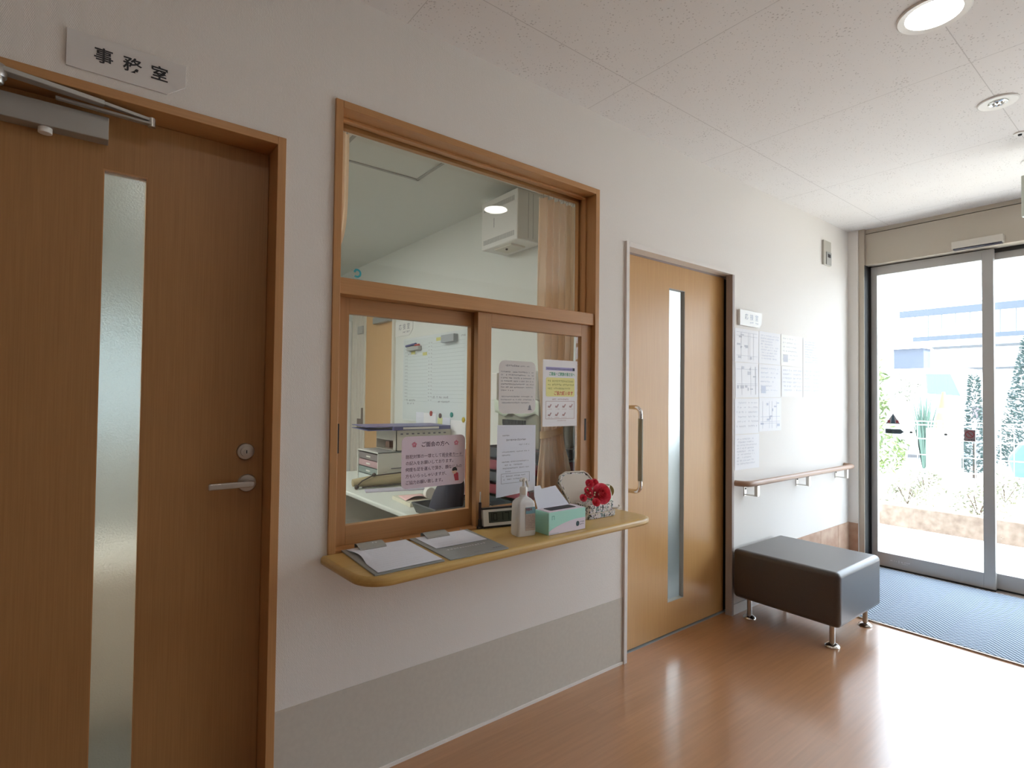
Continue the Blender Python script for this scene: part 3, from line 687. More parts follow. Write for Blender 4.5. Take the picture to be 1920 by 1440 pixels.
# clipboards
def clipboard(P, label, paper_pts, seed, txt):
    """P: back-left, front-left, front-right, back-right corners on the counter"""
    t = thing('clipboard', (sum(p[0] for p in P) / 4, sum(p[1] for p in P) / 4, TZ), label, 'clipboard', 'grey clipboards on the counter')
    MB().prism([P[1], P[2], P[3], P[0]], TZ, TZ + .0045).build('board', clip_m, t, bevel=.001)
    bl, flv, frv, brv = [Vector((*p, TZ + .0062)) for p in P]
    ex = (brv - bl).normalized(); ey = (bl - flv).normalized(); ez = Vector((0, 0, 1))
    f_ = Fr(flv, ex, ey); f_.z = ez; Wd = (frv - flv).length; Hd = (bl - flv).length
    u0, v0, u1, v1 = paper_pts
    def pf(i, j):
        uu, vv = u0 + (u1 - u0) * i, v0 + (v1 - v0) * j
        lift = .006 * max(0, 1 - i * 5) * math.sin(math.pi * min(1, max(0, (j - .35) / .6))) if seed == 1 else 0
        return f_.p(uu * Wd + lift * 1.6, vv * Hd, lift)
    pp = MB().grid(pf, 10, 12).build('paper_sheet', paper_lav, t, solid=.0006)
    q = MB(); rnd = random.Random(seed)
    for k in range(13 if seed == 1 else 5):
        v = (v1 - .10 - (v1 - v0 - .16) * k / (12 if seed == 1 else 4)) * Hd
        q.dashes(f_, (u0 + .1 * (u1 - u0)) * Wd, (u0 + .9 * (u1 - u0)) * Wd, v, .0045, .0012, seed * 9 + k, .85, rnd.uniform(.6, 1))
    q.build('printing', ink_pale, pp)
    cu0, cu1 = .20 * Wd, .60 * Wd
    cp = MB().add([f_.p(cu0 + a * (cu1 - cu0), v, h) for v, h in ((Hd - .052, .001), (Hd - .045, .006), (Hd - .012, .013), (Hd + .004, .010), (Hd + .004, -.001)) for a in (0, 1)],
                  [(0, 1, 3, 2), (2, 3, 5, 4), (4, 5, 7, 6), (6, 7, 9, 8)]).build('clamp', closer_m, t, solid=.0015)
    if txt:
        g_ = Fr(f_.p((cu0 + cu1) / 2, Hd - .030, .0135), ex, (ey * .97 + ez * .2))
        MB().dashes(g_, -.016, .018, -.004, .011, .0004, 5).build('clamp_print', paper, cp)
    MB().tube([f_.p(.93 * Wd, Hd - .008, -.001), f_.p(.93 * Wd, Hd + .006, .002), f_.p(.95 * Wd, Hd + .004, .003), f_.p(.95 * Wd, Hd - .008, -.001)], .0012, 6).build('hanging_loop', steel, t)
    return t, f_, Wd, Hd
clipboard([(.664, .002), (.652, -.292), (.884, -.288), (.900, .006)], 'grey clipboard holding a full sheet of paper, nearest the left end of the counter', (.055, .03, .985, .965), 1, True)
t, f_, Wd, Hd = clipboard([(.913, .004), (.902, -.291), (1.132, -.292), (1.158, .004)], 'grey clipboard half covered by a small sheet, beside the desk clock', (.075, .42, .97, .965), 2, False)
q = MB(); q.dashes(f_, .16 * Wd, .80 * Wd, .28 * Hd, .012, .0004, 21, .9)
q.build('white_print', paper, t)
q = MB(); q.dashes(f_, .78 * Wd, .95 * Wd, .06 * Hd, .009, .0004, 23, 1.); q.dashes(f_, .44 * Wd, .54 * Wd, .05 * Hd, .004, .0004, 24, 1.); q.build('dark_print', ink, t)

# desk clock
t = thing('desk_clock', (1.28, -.01, TZ), 'white and black digital desk clock behind the sanitizer bottle', 'clock')
CF = Fr((1.222, -.018, TZ), (1, -.22, 0), (0, .12, 1))
CF.z = CF.x.cross(CF.y)
MB().prism(rrect(0, .006, .165, .076, .004), -.022, .0, CF).build('clock_body', plastic_white, t, bevel=.001)
MB().prism([(-.002, 0), (.167, 0), (.167, .008), (-.002, .008)], -.03, .002, CF).prism([(-.002, .072), (.167, .072), (.167, .078), (-.002, .078)], -.03, .002, CF).build('black_trim', black, t)
MB().box((.022, .020, -.0005), (.145, .062, .0009), CF).build('lcd_screen', lcd, t)
sg = MB()
SEG = {'0': 'abcdef', '1': 'bc', '7': 'abc'}
def seven(ch, u, v, w_, h_, e=.0014, th=.0036):
    for k in SEG[ch]:
        x_, y_, a, b_ = {'a': (0, h_ - th, w_, th), 'g': (0, h_ / 2 - th / 2, w_, th), 'd': (0, 0, w_, th), 'b': (w_ - th, h_ / 2, th, h_ / 2), 'c': (w_ - th, 0, th, h_ / 2), 'f': (0, h_ / 2, th, h_ / 2), 'e': (0, 0, th, h_ / 2)}[k]
        sg.box((u + x_, v + y_, e - .0003), (u + x_ + a, v + y_ + b_, e), CF)
for ch, u in (('1', .018), ('0', .040), ('1', .066), ('7', .092)): seven(ch, u, .027, .018, .030)
sg.box((.0628, .034, .0011), (.0652, .037, .0014), CF).box((.0628, .047, .0011), (.0652, .050, .0014), CF)
sg.build('digits', black, t)
# pen stand
t = thing('pen_stand', (1.222, .004, TZ), 'black pen standing upright in its holder left of the desk clock', 'pen')
MB().lathe([(.013, TZ), (.012, TZ + .008), (.0075, TZ + .011), (.0065, TZ + .035)], W, 20, 1.214, .000).build('holder', black, t, smooth=40)
MB().cyl((1.214, 0, TZ + .03), (1.214, .0, TZ + .100), .0048, .0058).build('pen_barrel', pbr('dark_maroon_plastic', (.03, .012, .012), .3), t, smooth=40)
MB().cyl((1.214, 0, TZ + .100), (1.214, .0, TZ + .142), .0026).build('metal_tip', chrome, t)

# hand sanitizer
bx, by = 1.292, -.172
t = thing('sanitizer_bottle', (bx, by, TZ), 'translucent white pump bottle of hand sanitizer in front of the desk clock', 'bottle')
a_ = math.radians(8); BF = Fr((bx, by, TZ), (math.cos(a_), -math.sin(a_), 0), (math.sin(a_), math.cos(a_), 0))
pl_clear = pbr('milky_bottle_plastic', (.80, .81, .82), .28, trans=.12)
bb = MB()
prof = [(.0, .94), (.006, 1.), (.116, .93), (.124, .88), (.134, .66), (.140, .44), (.144, .36), (.156, .34)]
P = []; F = []; n = 28
for h, s_ in prof:
    for k in range(n):
        u, v = rrect(-.040 * s_, -.030 * s_, .040 * s_, .030 * s_, min(.010, .0295 * s_) if s_ > .5 else .0101 * s_ * 2.9, 6)[k]
        P.append(BF.p(u, v, h))
for i in range(len(prof) - 1):
    for k in range(n): F.append((i * n + k, i * n + (k + 1) % n, (i + 1) * n + (k + 1) % n, (i + 1) * n + k))
F.append(tuple(range(n - 1, -1, -1))); F.append(tuple((len(prof) - 1) * n + k for k in range(n)))
bb.add(P, F).build('bottle', pl_clear, t, smooth=40)
pm = MB().lathe([(.0135, .150), (.0145, .153), (.0145, .172), (.012, .178), (.0055, .180), (.0045, .198), (.0085, .199), (.009, .209), (.004, .212)], BF, 20)
pm = pm.build('pump', plastic_white, t, smooth=35)
MB().tube([BF.p(.0, 0, .206), BF.p(-.012, -.003, .208), BF.p(-.018, -.005, .202)], .004, 10).build('nozzle', plastic_white, pm, smooth=50)
MB().prism([(.004, .204), (.010, .211), (.014, .202), (.021, .176), (.018, .175), (.009, .200)], -.006, .006, Fr(BF.p(0, 0, 0), BF.x, (0, 0, 1))).build('trigger', plastic_white, pm, bevel=.001)
LF = Fr(BF.p(0, -.0301, 0), BF.x, (0, 0, 1))
LF2 = Fr(BF.p(-.0385, -.0305, 0), BF.x, (0, 0, 1))
lb = MB().prism(rrect(-.008, .020, .034, .106, .002), -.001, .0002, LF).build('label', pbr('beige_label', (.50, .42, .37), .5), t)
MB().box((-.0075, .082, .0002), (.0335, .106, .0005), LF).build('blue_band', pbr('blue_label_print', (.16, .33, .40), .5), lb)
MB().text(LF, 'H55·4', -.0065, .094, .013, .0008, bold=.04, sx=.78).build('red_lettering', pbr('dark_red_print', (.26, .05, .06), .5), lb)
q = MB()
for k in range(8): q.dashes(LF, -.0055, .031, .073 - k * .0062, .0038, .0006, k, .95)
q.build('printed_text', pbr('brown_print', (.22, .17, .16), .6), lb)

# glove box
t = thing('glove_box', (1.45, -.2, TZ), 'mint green and lilac cardboard box with its flap raised, beside the sanitizer bottle', 'box')
gx0, gx1, gy0, gy1, gz = 1.356, 1.550, -.243, -.163, TZ + .084
MB().box((gx0, gy0, TZ), (gx1, gy1, gz)).build('carton', mint, t, bevel=.002)
q = MB(); gf = Fr((gx0, gy0, TZ), (1, 0, 0), (0, 0, 1)); Wg = gx1 - gx0
q.prism([(0.002, .001), (Wg - .002, .001), (Wg - .002, .046)] + [(Wg * (1 - k / 10), .046 - .030 * (k / 10) ** 1.7 + .004 * math.sin(k / 10 * 3.1)) for k in range(1, 10)] + [(.002, .014)], .0002, .0007, gf)
q.build('lilac_wave', lilac, t)
q = MB()
for k in range(20):
    a0, a1 = 2 * math.pi * k / 20, 2 * math.pi * (k + 1) / 20
    q.add([gf.p(.150 + r * math.cos(a), .026 + r * 1.15 * math.sin(a), .0011) for r, a in ((.0045, a0), (.0088, a0), (.0088, a1), (.0045, a1))], [(0, 1, 2, 3)])
q.prism([(.1425, .018), (.1575, .018), (.1555, .030), (.150, .0365), (.1445, .030)], .0008, .0010, gf)
q.dashes(gf, .162, .185, .029, .005, .0010, 1, 1.); q.dashes(gf, .162, .185, .020, .005, .0010, 2, 1.)
q.build('logo', pbr('dark_teal_print', (.02, .07, .09), .5), t)
q = MB().text(gf, 'Π', .014, .056, .020, .0009, bold=.01, sx=1.1); q.dashes(gf, .006, .05, .004, .003, .0009, 4, 1.); q.build('teal_print', pbr('mid_teal_print', (.14, .42, .36), .5), t)
MB().box((gx0 + .004, gy0 + .002, gz), (gx1 - .004, gy1 - .002, gz + .0018)).build('top_panel', lilac, t, bevel=.0008)
MB().prism(rrect(gx0 + .028, gy0 + .020, gx1 - .030, gy1 - .014, .008), gz + .0018, gz + .0026).build('opening', pbr('dark_opening', (.035, .035, .045), .8), t)
gfl = Fr((gx0 + .01, gy1 - .006, gz), (1, 0, 0), (0, .35, 1))
MB().prism([(0, 0), (Wg - .028, 0), (Wg - .080, .082), (.040, .076), (.036, .090), (.004, .088), (-.004, .050)], -.0006, .0006, gfl).build('raised_flap', paper_lav, t)

# trinket case with roses
tx0, tx1, ty0, ty1 = 1.662, 1.838, -.150, -.062
t = thing('trinket_case', (1.75, -.1, TZ), 'small open vintage-style patterned trinket case standing at the right end of the counter', 'case')
MB().prism(rrect(tx0, ty0, tx1, ty1, .016), TZ, TZ + .022).build('case_base', patterned, t, bevel=.002)
MB().prism(rrect(tx0 + .002, ty0 + .002, tx1 - .008, ty1 - .002, .016), TZ + .024, TZ + .062).build('case_body', patterned, t, bevel=.002)
MB().prism(rrect(tx0 - .001, ty0 - .001, tx1 + .001, ty1 + .001, .016), TZ + .021, TZ + .0245).build('cream_band', lid_in, t)
lf_ = Fr((tx0 - .030, ty1 + .004, TZ + .046), (1, -.05, 0), (-.22, .34, 1))
lid_pts = [(.014, 0), (.165, 0), (.190, .108), (.176, .134), (.156, .146), (.052, .150), (.022, .138), (.000, .108)]
lid = MB().prism(lid_pts, -.012, .0, lf_).build('lid', patterned, t, bevel=.002)
cx_, cy_ = .095, .075
MB().prism([(cx_ + (u - cx_) * .88, cy_ + (v - cy_) * .88) for u, v in lid_pts], 0, .0008, lf_).build('lid_lining', lid_in, lid)
rim = MB(); n = len(lid_pts)
rim.tube([lf_.p(u, v, .003) for u, v in lid_pts + [lid_pts[0]]], .0035, 8); rim.build('lid_rim', lid_in, lid, smooth=60)
MB().tube([(tx1 - .025, ty0 - .002, TZ + .033), (tx1 - .01, ty0 - .012, TZ + .034), (tx1 + .012, ty0 - .010, TZ + .036), (tx1 + .020, ty0 + .004, TZ + .040)], .004, 8).build('handle', lid_in, t, smooth=60)

def rose(mb, c, r, axis, layers=5):
    c = Vector(c); ax = Vector(axis).normalized(); tt = Vector((0, 0, 1)) if abs(ax.z) < .9 else Vector((1, 0, 0))
    ex = ax.cross(tt).normalized(); ey = ax.cross(ex)
    for L in range(layers):
        n = 3 + L; rr = r * (.18 + .82 * L / max(1, layers - 1)) if layers > 1 else r
        for k in range(n):
            a0 = 2 * math.pi * k / n + L * .7; span = 2 * math.pi / n * 1.35
            def fn(i, j, a0=a0, span=span, rr=rr, L=L):
                a = a0 + (i - .5) * span; edge = 1 - .25 * (2 * i - 1) ** 2
                h = j * r * (1.05 - .13 * L) * edge
                fl = (.35 + .65 * math.sin(j * 1.45)) * (1 + .22 * j * j * (L / layers))
                q = ex * math.cos(a) * rr * fl + ey * math.sin(a) * rr * fl
                return c + q + ax * (h - r * .45)
            mb.grid(fn, 5, 4)
t = thing('artificial_roses', (1.715, -.15, TZ + .06), 'bunch of red artificial roses resting on the patterned trinket case', 'flowers')
rz = MB(); rose(rz, (1.708, -.185, .880), .038, (-.25, -.9, .30), 6)
rz.build('large_bloom', red_rose, t, smooth=60)
sm = [((1.615, -.165, .868), .014), ((1.650, -.160, .893), .017), ((1.648, -.168, .878), .014), ((1.667, -.150, .920), .017), ((1.698, -.150, .922), .015), ((1.660, -.195, .850), .016)]
for c, r in sm:
    q = MB(); rose(q, c, r, (-.3, -.8, .5), 4); q.build('small_bloom', red_rose, t, smooth=60)
st = MB()
for c, r in sm + [((1.705, -.170, .868), .03)]:
    st.tube([(1.70, -.135, .845), ((c[0] + 1.70) / 2, -.145, (c[2] + .845) / 2 + .004), (c[0], c[1] + .004, c[2] - r * .4)], .0014, 6)
st.build('stems', leaf_m, t)
lv = MB(); rnd = random.Random(3)
for k in range(16):
    c = Vector((rnd.uniform(1.63, 1.72), rnd.uniform(-.168, -.145), rnd.uniform(.842, .90))); d = Vector((rnd.uniform(-1, 1), rnd.uniform(-1, .2), rnd.uniform(-.5, 1))).normalized()
    s_ = d.cross(Vector((.3, .2, 1))).normalized(); L = rnd.uniform(.012, .020)
    lv.add([c, c + d * L * .5 + s_ * L * .28, c + d * L, c + d * L * .5 - s_ * L * .28], [(0, 1, 2, 3)])
lv.build('leaves', leaf_m, t)
fb = MB()
for k in range(9): fb.ball((rnd.uniform(1.640, 1.690), rnd.uniform(-.180, -.155), rnd.uniform(.858, .905)), .0035)
fb.build('cream_buds', cream_leaf, t, smooth=60)
# organza pouch and the round gold piece beside it
ob_ = MB()
def pf(i, j):
    a = 2 * math.pi * i; h = j; r = .030 * (1 - .55 * h ** 2.2) * (1 + .10 * math.sin(7 * a)) + (.010 * max(0, h - .85) * 6)
    return Vector((1.800 + r * math.cos(a) * 1.2, -.115 + r * math.sin(a) * .8, TZ + .063 + .066 * h))
ob_.grid(pf, 42, 10).build('organza_pouch', organza, smooth=70, label='crumpled pale green and white pouch on top of the trinket case, right of the roses', cat='pouch')
t = MB().lathe([(.004, -.004), (.027, -.004), (.031, -.002), (.031, .002), (.027, .004), (.004, .004)], Fr((1.848, -.085, TZ + .0315 + .063), (.75, -.65, 0), (0, 0, 1)), 32).build('round_ornament', gold, smooth=40, label='round antique gold ornament standing at the right of the trinket case', cat='ornament')

# ------------------------------------------------------------------ notices on the sliding panes
PW_L = WL.at(0, 0, -.0635); PW_R = WL.at(0, 0, -.0255)
f_ = PW_L
t = MB().prism(rrect(.906, .938, 1.181, 1.131, .022), .0, .0012, f_).build('pink_notice', pink, label='pink laminated notice with rounded corners taped to the left sliding pane', cat='notice')
q = MB(); e = .0018
q.text(f_, 'ご面会の方へ', .985, 1.092, .0205, e, bold=.012)
q.build('heading', ink_violet, t)
q = MB()
for i, s_ in enumerate(['防犯対策の一環として面会者カード', 'の記入をお願いしております。', '何度も足を運んで頂き、顔なじみの', '方もいらっしゃいますが、', 'ご協力お願い致します。']):
    q.text(f_, s_, .922, 1.050 - i * .0238, .0158, e, sx=.97)
q.box((1.083, 1.0462, .0014), (1.172, 1.0470, .0018), f_)
q.build('body_text', ink_violet, t)
q = MB()
for cu in (.957, 1.140):
    for k in range(5):
        a = math.radians(90 + 72 * k); c_, s_ = math.cos(a), math.sin(a)
        q.lathe([(.0042, .0013), (.0042, .0018)], f_, 10, cu + .0062 * c_, 1.100 + .0062 * s_)
q.build('blossoms', pink_dark, t)
fg = MB().prism([(1.136, .952), (1.153, .952), (1.150, .982), (1.137, .986), (1.130, .975)], .0014, .0018, f_).build('bowing_figure_dress', pbr('red_print', (.50, .05, .08), .5), t)
MB().lathe([(.0105, .0015), (.0105, .0019)], f_, 18, 1.133, .989).build('bowing_figure_face', skin, t)
MB().prism([(1.122, .992), (1.124, 1.000), (1.131, 1.005), (1.139, 1.004), (1.145, .997), (1.145, .990), (1.135, .992), (1.128, .990)], .0017, .0021, f_).build('bowing_figure_hair', ink, t)

f_ = PW_R
t = MB().prism(rrect(1.316, 1.212, 1.512, 1.432, .028), 0, .0012, f_).build('grey_notice', paper_grey, label='pale grey notice with rounded corners and small print, upper left on the right sliding pane', cat='notice')
q = MB(); q.dashes(f_, 1.350, 1.415, 1.408, .0085, .0017, 3, 1.); q.dashes(f_, 1.42, 1.475, 1.408, .006, .0017, 4)
for k, rg in enumerate([1, 1, 1, 1, 1, .97, .35, 0, .98, 1, .9]):
    if rg: q.dashes(f_, 1.326, 1.500, 1.383 - k * .0128, .0058, .0017, 30 + k, .85, rg)
q.prism([(1.470, 1.226), (1.492, 1.226), (1.488, 1.232), (1.486, 1.243), (1.481, 1.249), (1.476, 1.243), (1.474, 1.232)], .0013, .0017, f_)
q.build('printing', ink_soft, t)
t = MB().box((1.554, 1.153, 0), (1.762, 1.447, .0012), f_).build('hygiene_poster', paper, label='white poster with a yellow panel and green heading, upper right on the right sliding pane', cat='poster')
MB().box((1.570, 1.401, .0013), (1.746, 1.415, .0016), f_).build('purple_band', ink_purple, t)
q = MB(); q.dashes(f_, 1.575, 1.725, 1.4045, .006, .0019, 2, 1.); q.box((1.732, 1.402, .0016), (1.744, 1.414, .0019), f_); q.build('dark_print', ink, t)
MB().text(f_, 'ご面会・ご家族の皆さまへ', 1.588, 1.379, .0165, .0018, bold=.02, sx=.80).build('green_heading', ink_green, t)
MB().prism(rrect(1.572, 1.285, 1.745, 1.369, .008), .0013, .0016, f_).build('yellow_panel', yellow, t)
q = MB()
for k in range(3): q.dashes(f_, 1.582, 1.738, 1.350 - k * .0165, .0095, .0019, 50 + k, .9, (1, 1, .85)[k])
q.build('olive_print', pbr('olive_ink', (.36, .36, .10), .6), t)
MB().text(f_, 'ご協力願います', 1.618, 1.293, .0190, .0019, bold=.02, sx=.88).build('red_heading', ink_red, t)
q = MB().dashes(f_, 1.61, 1.71, 1.270, .0075, .0018, 61, .85)
for a, b_ in (((1.572, 1.186), (1.745, 1.1875)), ((1.572, 1.2635), (1.745, 1.265)), ((1.572, 1.186), (1.5735, 1.265)), ((1.7435, 1.186), (1.745, 1.265))):
    q.box((a[0], a[1], .0013), (b_[0], b_[1], .0017), f_)
for i in range(7):
    cu, cv = 1.594 + (i % 4) * .043, 1.243 - (i // 4) * .037
    q.prism([(cu - .010, cv - .006), (cu + .002, cv - .008), (cu + .012, cv + .007), (cu + .007, cv + .009), (cu, cv), (cu - .008, cv + .002)], .0013, .0017, f_)
    q.dashes(f_, cu - .012, cu + .014, cv - .0155, .0038, .0017, i)
q.dashes(f_, 1.640, 1.69, 1.176, .0045, .0017, 66, 1.)
q.build('diagram_print', pbr('brown_red_ink', (.46, .30, .30), .6), t)
t = MB().prism([(1.309, .871), (1.516, .884), (1.515, 1.162), (1.312, 1.166)], 0, .0012, f_).build('white_notice', paper_lav, label='plain white A4 sheet with small print taped behind the sanitizer bottle', cat='notice')
q = MB(); q.dashes(f_, 1.338, 1.372, 1.120, .0055, .0017, 1, 1.); q.dashes(f_, 1.358, 1.460, 1.100, .0085, .0017, 2, 1.); q.dashes(f_, 1.425, 1.478, 1.080, .0055, .0017, 3)
for k, (a, b_) in enumerate([(1.336, 1.476), (1.336, 1.376), (0, 0), (1.336, 1.476), (1.350, 1.440), (1.336, 1.476), (1.355, 1.38)]):
    if a: q.dashes(f_, a, b_, 1.052 - k * .0135, .0055, .0017, 70 + k, .9)
q.dashes(f_, 1.340, 1.470, .952, .006, .0017, 80); q.dashes(f_, 1.345, 1.45, .939, .006, .0017, 81)
for a, b_ in (((1.333, .925), (1.484, .9262)), ((1.333, .9648), (1.484, .966)), ((1.333, .925), (1.3342, .966)), ((1.4828, .925), (1.484, .966))):
    q.box((a[0], a[1], .0013), (b_[0], b_[1], .0017), f_)
q.build('printing', ink_soft, t)

# ------------------------------------------------------------------ curtains in the office
def curtain(xa, xb, ztop, zbot, label, tie=None, taper=None):
    t = thing('curtain', ((xa + xb) / 2, .165, ztop), label, 'curtain', 'peach curtains inside the reception window')
    def fn(i, j):
        z = ztop + (zbot - ztop) * j; cx = (xa + xb) / 2; hw = (xb - xa) / 2
        amp = .013; s_ = 1.
        if tie:
            d = abs(z - tie[0]); s_ = 1 - (1 - tie[1]) * math.exp(-(d / (.22 if z > tie[0] else .16)) ** 2)
            cx += (tie[2] if len(tie) > 2 else 0) * (1 - s_)
        u = cx + (2 * i - 1) * hw * s_
        y = .165 + amp * math.sin(i * 2 * math.pi * 5.5 + .8 * math.sin(j * 3)) * (.5 + .5 * s_) + .006 * math.sin(i * 31 + j * 6)
        return Vector((u, y, z))
    MB().grid(fn, 90, 40).build('cloth', curtain_m, t, smooth=80)
    for k in range(7):
        x = xa + (xb - xa) * (k + .5) / 7
        MB().tube([(x, .160, ztop - .004), (x, .158, ztop + .012), (x, .165, ztop + .018), (x, .172, ztop + .012)], .0018, 6).build('hook', steel, t)
    if tie: 
        cx = (xa + xb) / 2 + (tie[2] if len(tie) > 2 else 0) * (1 - tie[1]); hw = (xb - xa) / 2 * tie[1]
        MB().grid(lambda i, j: Vector((cx + (hw + .006) * math.cos(2 * math.pi * i), .165 + .024 * math.sin(2 * math.pi * i), tie[0] + .035 * (j - .5) + .012 * math.cos(2 * math.pi * i))), 28, 2).build('tieback', pbr('ochre_tieback', (.52, .34, .16), .7), t, smooth=60)
curtain(1.648, 1.872, 2.222, .79, 'peach curtain gathered with a tieback behind the right side of the window', (1.115, .58, -.06))
curtain(.600, .727, 2.235, 1.25, 'peach curtain drawn aside behind the left edge of the upper pane', (1.45, .25, -.5))
MB().cyl((.55, .165, 2.243), (1.95, .165, 2.243), .007).build('curtain_rail', plastic_white, smooth=60, label='thin white curtain rail behind the head of the reception window', cat='rail')

# ------------------------------------------------------------------ office interior
PF = PX(PXW)
t = thing('air_conditioner', (1.87, .73, 2.13), 'white box-shaped air unit with slotted grilles high on the office partition wall', 'air unit')
MB().box((1.80, .528, 2.135), (PXW - .001, .868, 2.413)).build('casing', plastic_white, t, bevel=.006, seg=3)
g_ = PX(1.80)
for v0, v1 in ((2.378, 2.396), (2.352, 2.370), (2.170, 2.186), (2.150, 2.164)): pass
gr = MB()
for vb in (2.352, 2.160):
    for k in range(34): gr.box((-.845 + k * .0086, vb, .0002), (-.841 + k * .0086, vb + .028, .001), g_)
gr.build('grille', plastic_grey, t)
MB().box((-.745, 2.245, .0002), (-.742, 2.300, .001), g_).build('panel_slot', ink_soft, t)
q = MB(); sf = Fr((1.8, .528, 0), (1, 0, 0), (0, 0, 1)); q.box((.075, 2.15, .0002), (.077, 2.40, .0012), sf).box((.108, 2.15, .0002), (.110, 2.40, .0012), sf).build('side_seams', plastic_grey, t)
MB().box((1.83, .62, 2.125), (1.93, .78, 2.135)).build('under_tray', plastic_cream, t)
MB().ball((1.86, .70, 2.122), .007).build('indicator', rubber, t)
# access hatch and ceiling fitting
h_ = MB()
for a, b_ in (((.93, .925), (1.415, .940)), ((.93, .455), (1.415, .470)), ((.93, .455), (.945, .94)), ((1.40, .455), (1.415, .94))):
    h_.box((a[0], a[1], OZ - .006), (b_[0], b_[1], OZ))
h_.build('access_hatch', plastic_grey, label='square access hatch frame in the office ceiling behind the upper pane', cat='hatch')
for x, y in ((-.75, .55), (-2.2, 1.3)):
    t = thing('ceiling_panel_light', (x, y, OZ - .02), 'lit rectangular office ceiling light left of the reception window, out of view', 'ceiling light', 'office ceiling lights')
    MB().box((x - .62, y - .16, OZ - .03), (x + .62, y + .16, OZ)).build('housing', plastic_white, t)
    MB().box((x - .60, y - .14, OZ - .034), (x + .60, y + .14, OZ - .030)).build('diffuser', office_lamp, t)
t = thing('ceiling_panel_light', (.6, 1.85, OZ - .02), 'lit rectangular office ceiling light at the back of the office', 'ceiling light', 'office ceiling lights')
MB().box((.45, 1.55, OZ - .02), (.73, 2.15, OZ)).build('housing', plastic_white, t)
MB().box((.46, 1.56, OZ - .024), (.72, 2.14, OZ - .02)).build('diffuser', office_lamp, t)
# office window; the blind is added to dim its daylight
t = thing('window_2', (.1, 4.25, .85), kind='structure')
q = MB()
for a, b_ in (((-.6, .85), (.8, .89)), ((-.6, 1.94), (.8, 1.98)), ((-.6, .85), (-.56, 1.98)), ((.76, .85), (.8, 1.98)), ((.08, .85), (.12, 1.98))): q.box((a[0], a[1], -4.28), (b_[0], b_[1], -4.24), WL)
q.build('window_frame', metal_grey, t)
MB().box((-.56, .89, -4.262), (.76, 1.94, -4.258), WL).build('window_pane', glass, t)
MB().box((-.62, .83, -4.190), (.82, 2.05, -4.188), WL).build('added_blind', blind_m, label='white roller blind added over the office window to dim the daylight in the frosted strip of the left door', cat='blind')
# door in the office partition
t = thing('door_7', (PXW, 2.67, 0), kind='structure')
MB().box((-2.945, 0, .0), (-2.402, 2.03, .012), PF).build('door_leaf', wood('office_door_wood', (.66, .41, .19), (.60, .37, .165), .45), t)
MB().box((-2.975, 0, 0), (-2.945, 2.06, .02), PF).box((-2.402, 0, 0), (-2.368, 2.06, .02), PF).box((-2.945, 2.03, 0), (-2.402, 2.06, .02), PF).build('door_frame', plastic_cream, t)
MB().box((-2.715, 1.895, .012), (-2.405, 1.950, .055), PF).build('door_closer', closer_m, t, bevel=.002)
MB().box((-3.09, .98, .0215), (-2.97, 1.06, .030), PF).box((-3.0, 1.06, .0215), (-2.975, 1.16, .030), PF).build('latch', pbr('brown_latch', (.18, .14, .11), .5), t)
t = thing('switch_plate', (1.95, 3.04, 1.83), 'small grey switch plate on the beige panelling left of the office door', 'switch plate')
MB().box((-3.10, 1.84, .021), (-2.985, 1.91, .036), PF).build('plate', plastic_grey, t, bevel=.002)
t = thing('wall_panelling', (PXW, 3.12, 0), 'beige ribbed panelling between the white locker and the wooden office door', 'panelling')
for k in range(4): MB().box((-3.27 + k * .072, 0, .001), (-3.202 + k * .072, 2.25, .020), PF).build('panel', MATS.get('greige_vinyl') or pbr('greige_vinyl', (.66, .62, .54), .6), t, bevel=.006)
t = thing('locker', (1.78, 3.6, 0), 'tall white office locker seen as a strip at the left edge of the sliding pane', 'locker')
MB().box((1.55, 3.29, .0), (1.975, 3.95, 1.98)).build('cabinet', plastic_white, t, bevel=.003)
for a, b_ in ((3.30, 3.615), (3.625, 3.94)):
    d_ = MB().box((1.54, a, .05), (1.55, b_, 1.96)).build('door', plastic_white, t, bevel=.002)
    MB().box((1.525, a + .02, .95), (1.54, a + .035, 1.10)).build('handle', plastic_grey, d_)
# office-side sign
fo = PF
room_sign('inner_sign', PF, -2.37, 1.757, -2.065, 1.880, .055, 'white sign with a cut corner on the office partition wall, left above the whiteboard', '応接室', True, mat=plastic_white, th=.004, inkm=ink_soft, bold=0.)
# whiteboard
t = thing('whiteboard', (PXW, 1.73, 1.08), 'white office planning board with ruled columns on the partition wall', 'whiteboard')
MB().prism(rrect(-2.205, 1.082, -1.250, 1.728, .02), .0005, .012, PF).build('frame', pbr('pale_grey_frame', (.66, .70, .70), .4), t, bevel=.001)
MB().prism(rrect(-2.190, 1.095, -1.262, 1.712, .012), .012, .013, PF).build('writing_surface', pbr('glossy_white_board', (.70, .76, .76), .25), t)
q = MB(); 
for c0, c1 in ((-2.135, -1.80), (-1.74, -1.30)):
    for k in range(17): q.box((c0, 1.660 - k * .0265, .0132), (c1, 1.6613 - k * .0265, .0134), PF)
q.build('ruled_lines', pbr('line_grey', (.36, .42, .42), .6), t)
q = MB()
for u in (-2.165, -2.14, -1.79, -1.755):
    for k in range(17): q.dashes(PF, u, u + .012, 1.665 - k * .0265, .010, .0136, k, 1.)
q.dashes(PF, -2.13, -2.0, 1.235, .018, .0136, 5); q.dashes(PF, -2.12, -1.98, 1.212, .014, .0136, 6); q.dashes(PF, -1.72, -1.50, 1.262, .018, .0136, 7); q.dashes(PF, -1.64, -1.50, 1.232, .016, .0136, 8)
q.dashes(PF, -2.12, -1.98, 1.595, .010, .0136, 9); q.dashes(PF, -1.345, -1.29, 1.685, .012, .0136, 10)
q.build('handwriting', ink_soft, t)
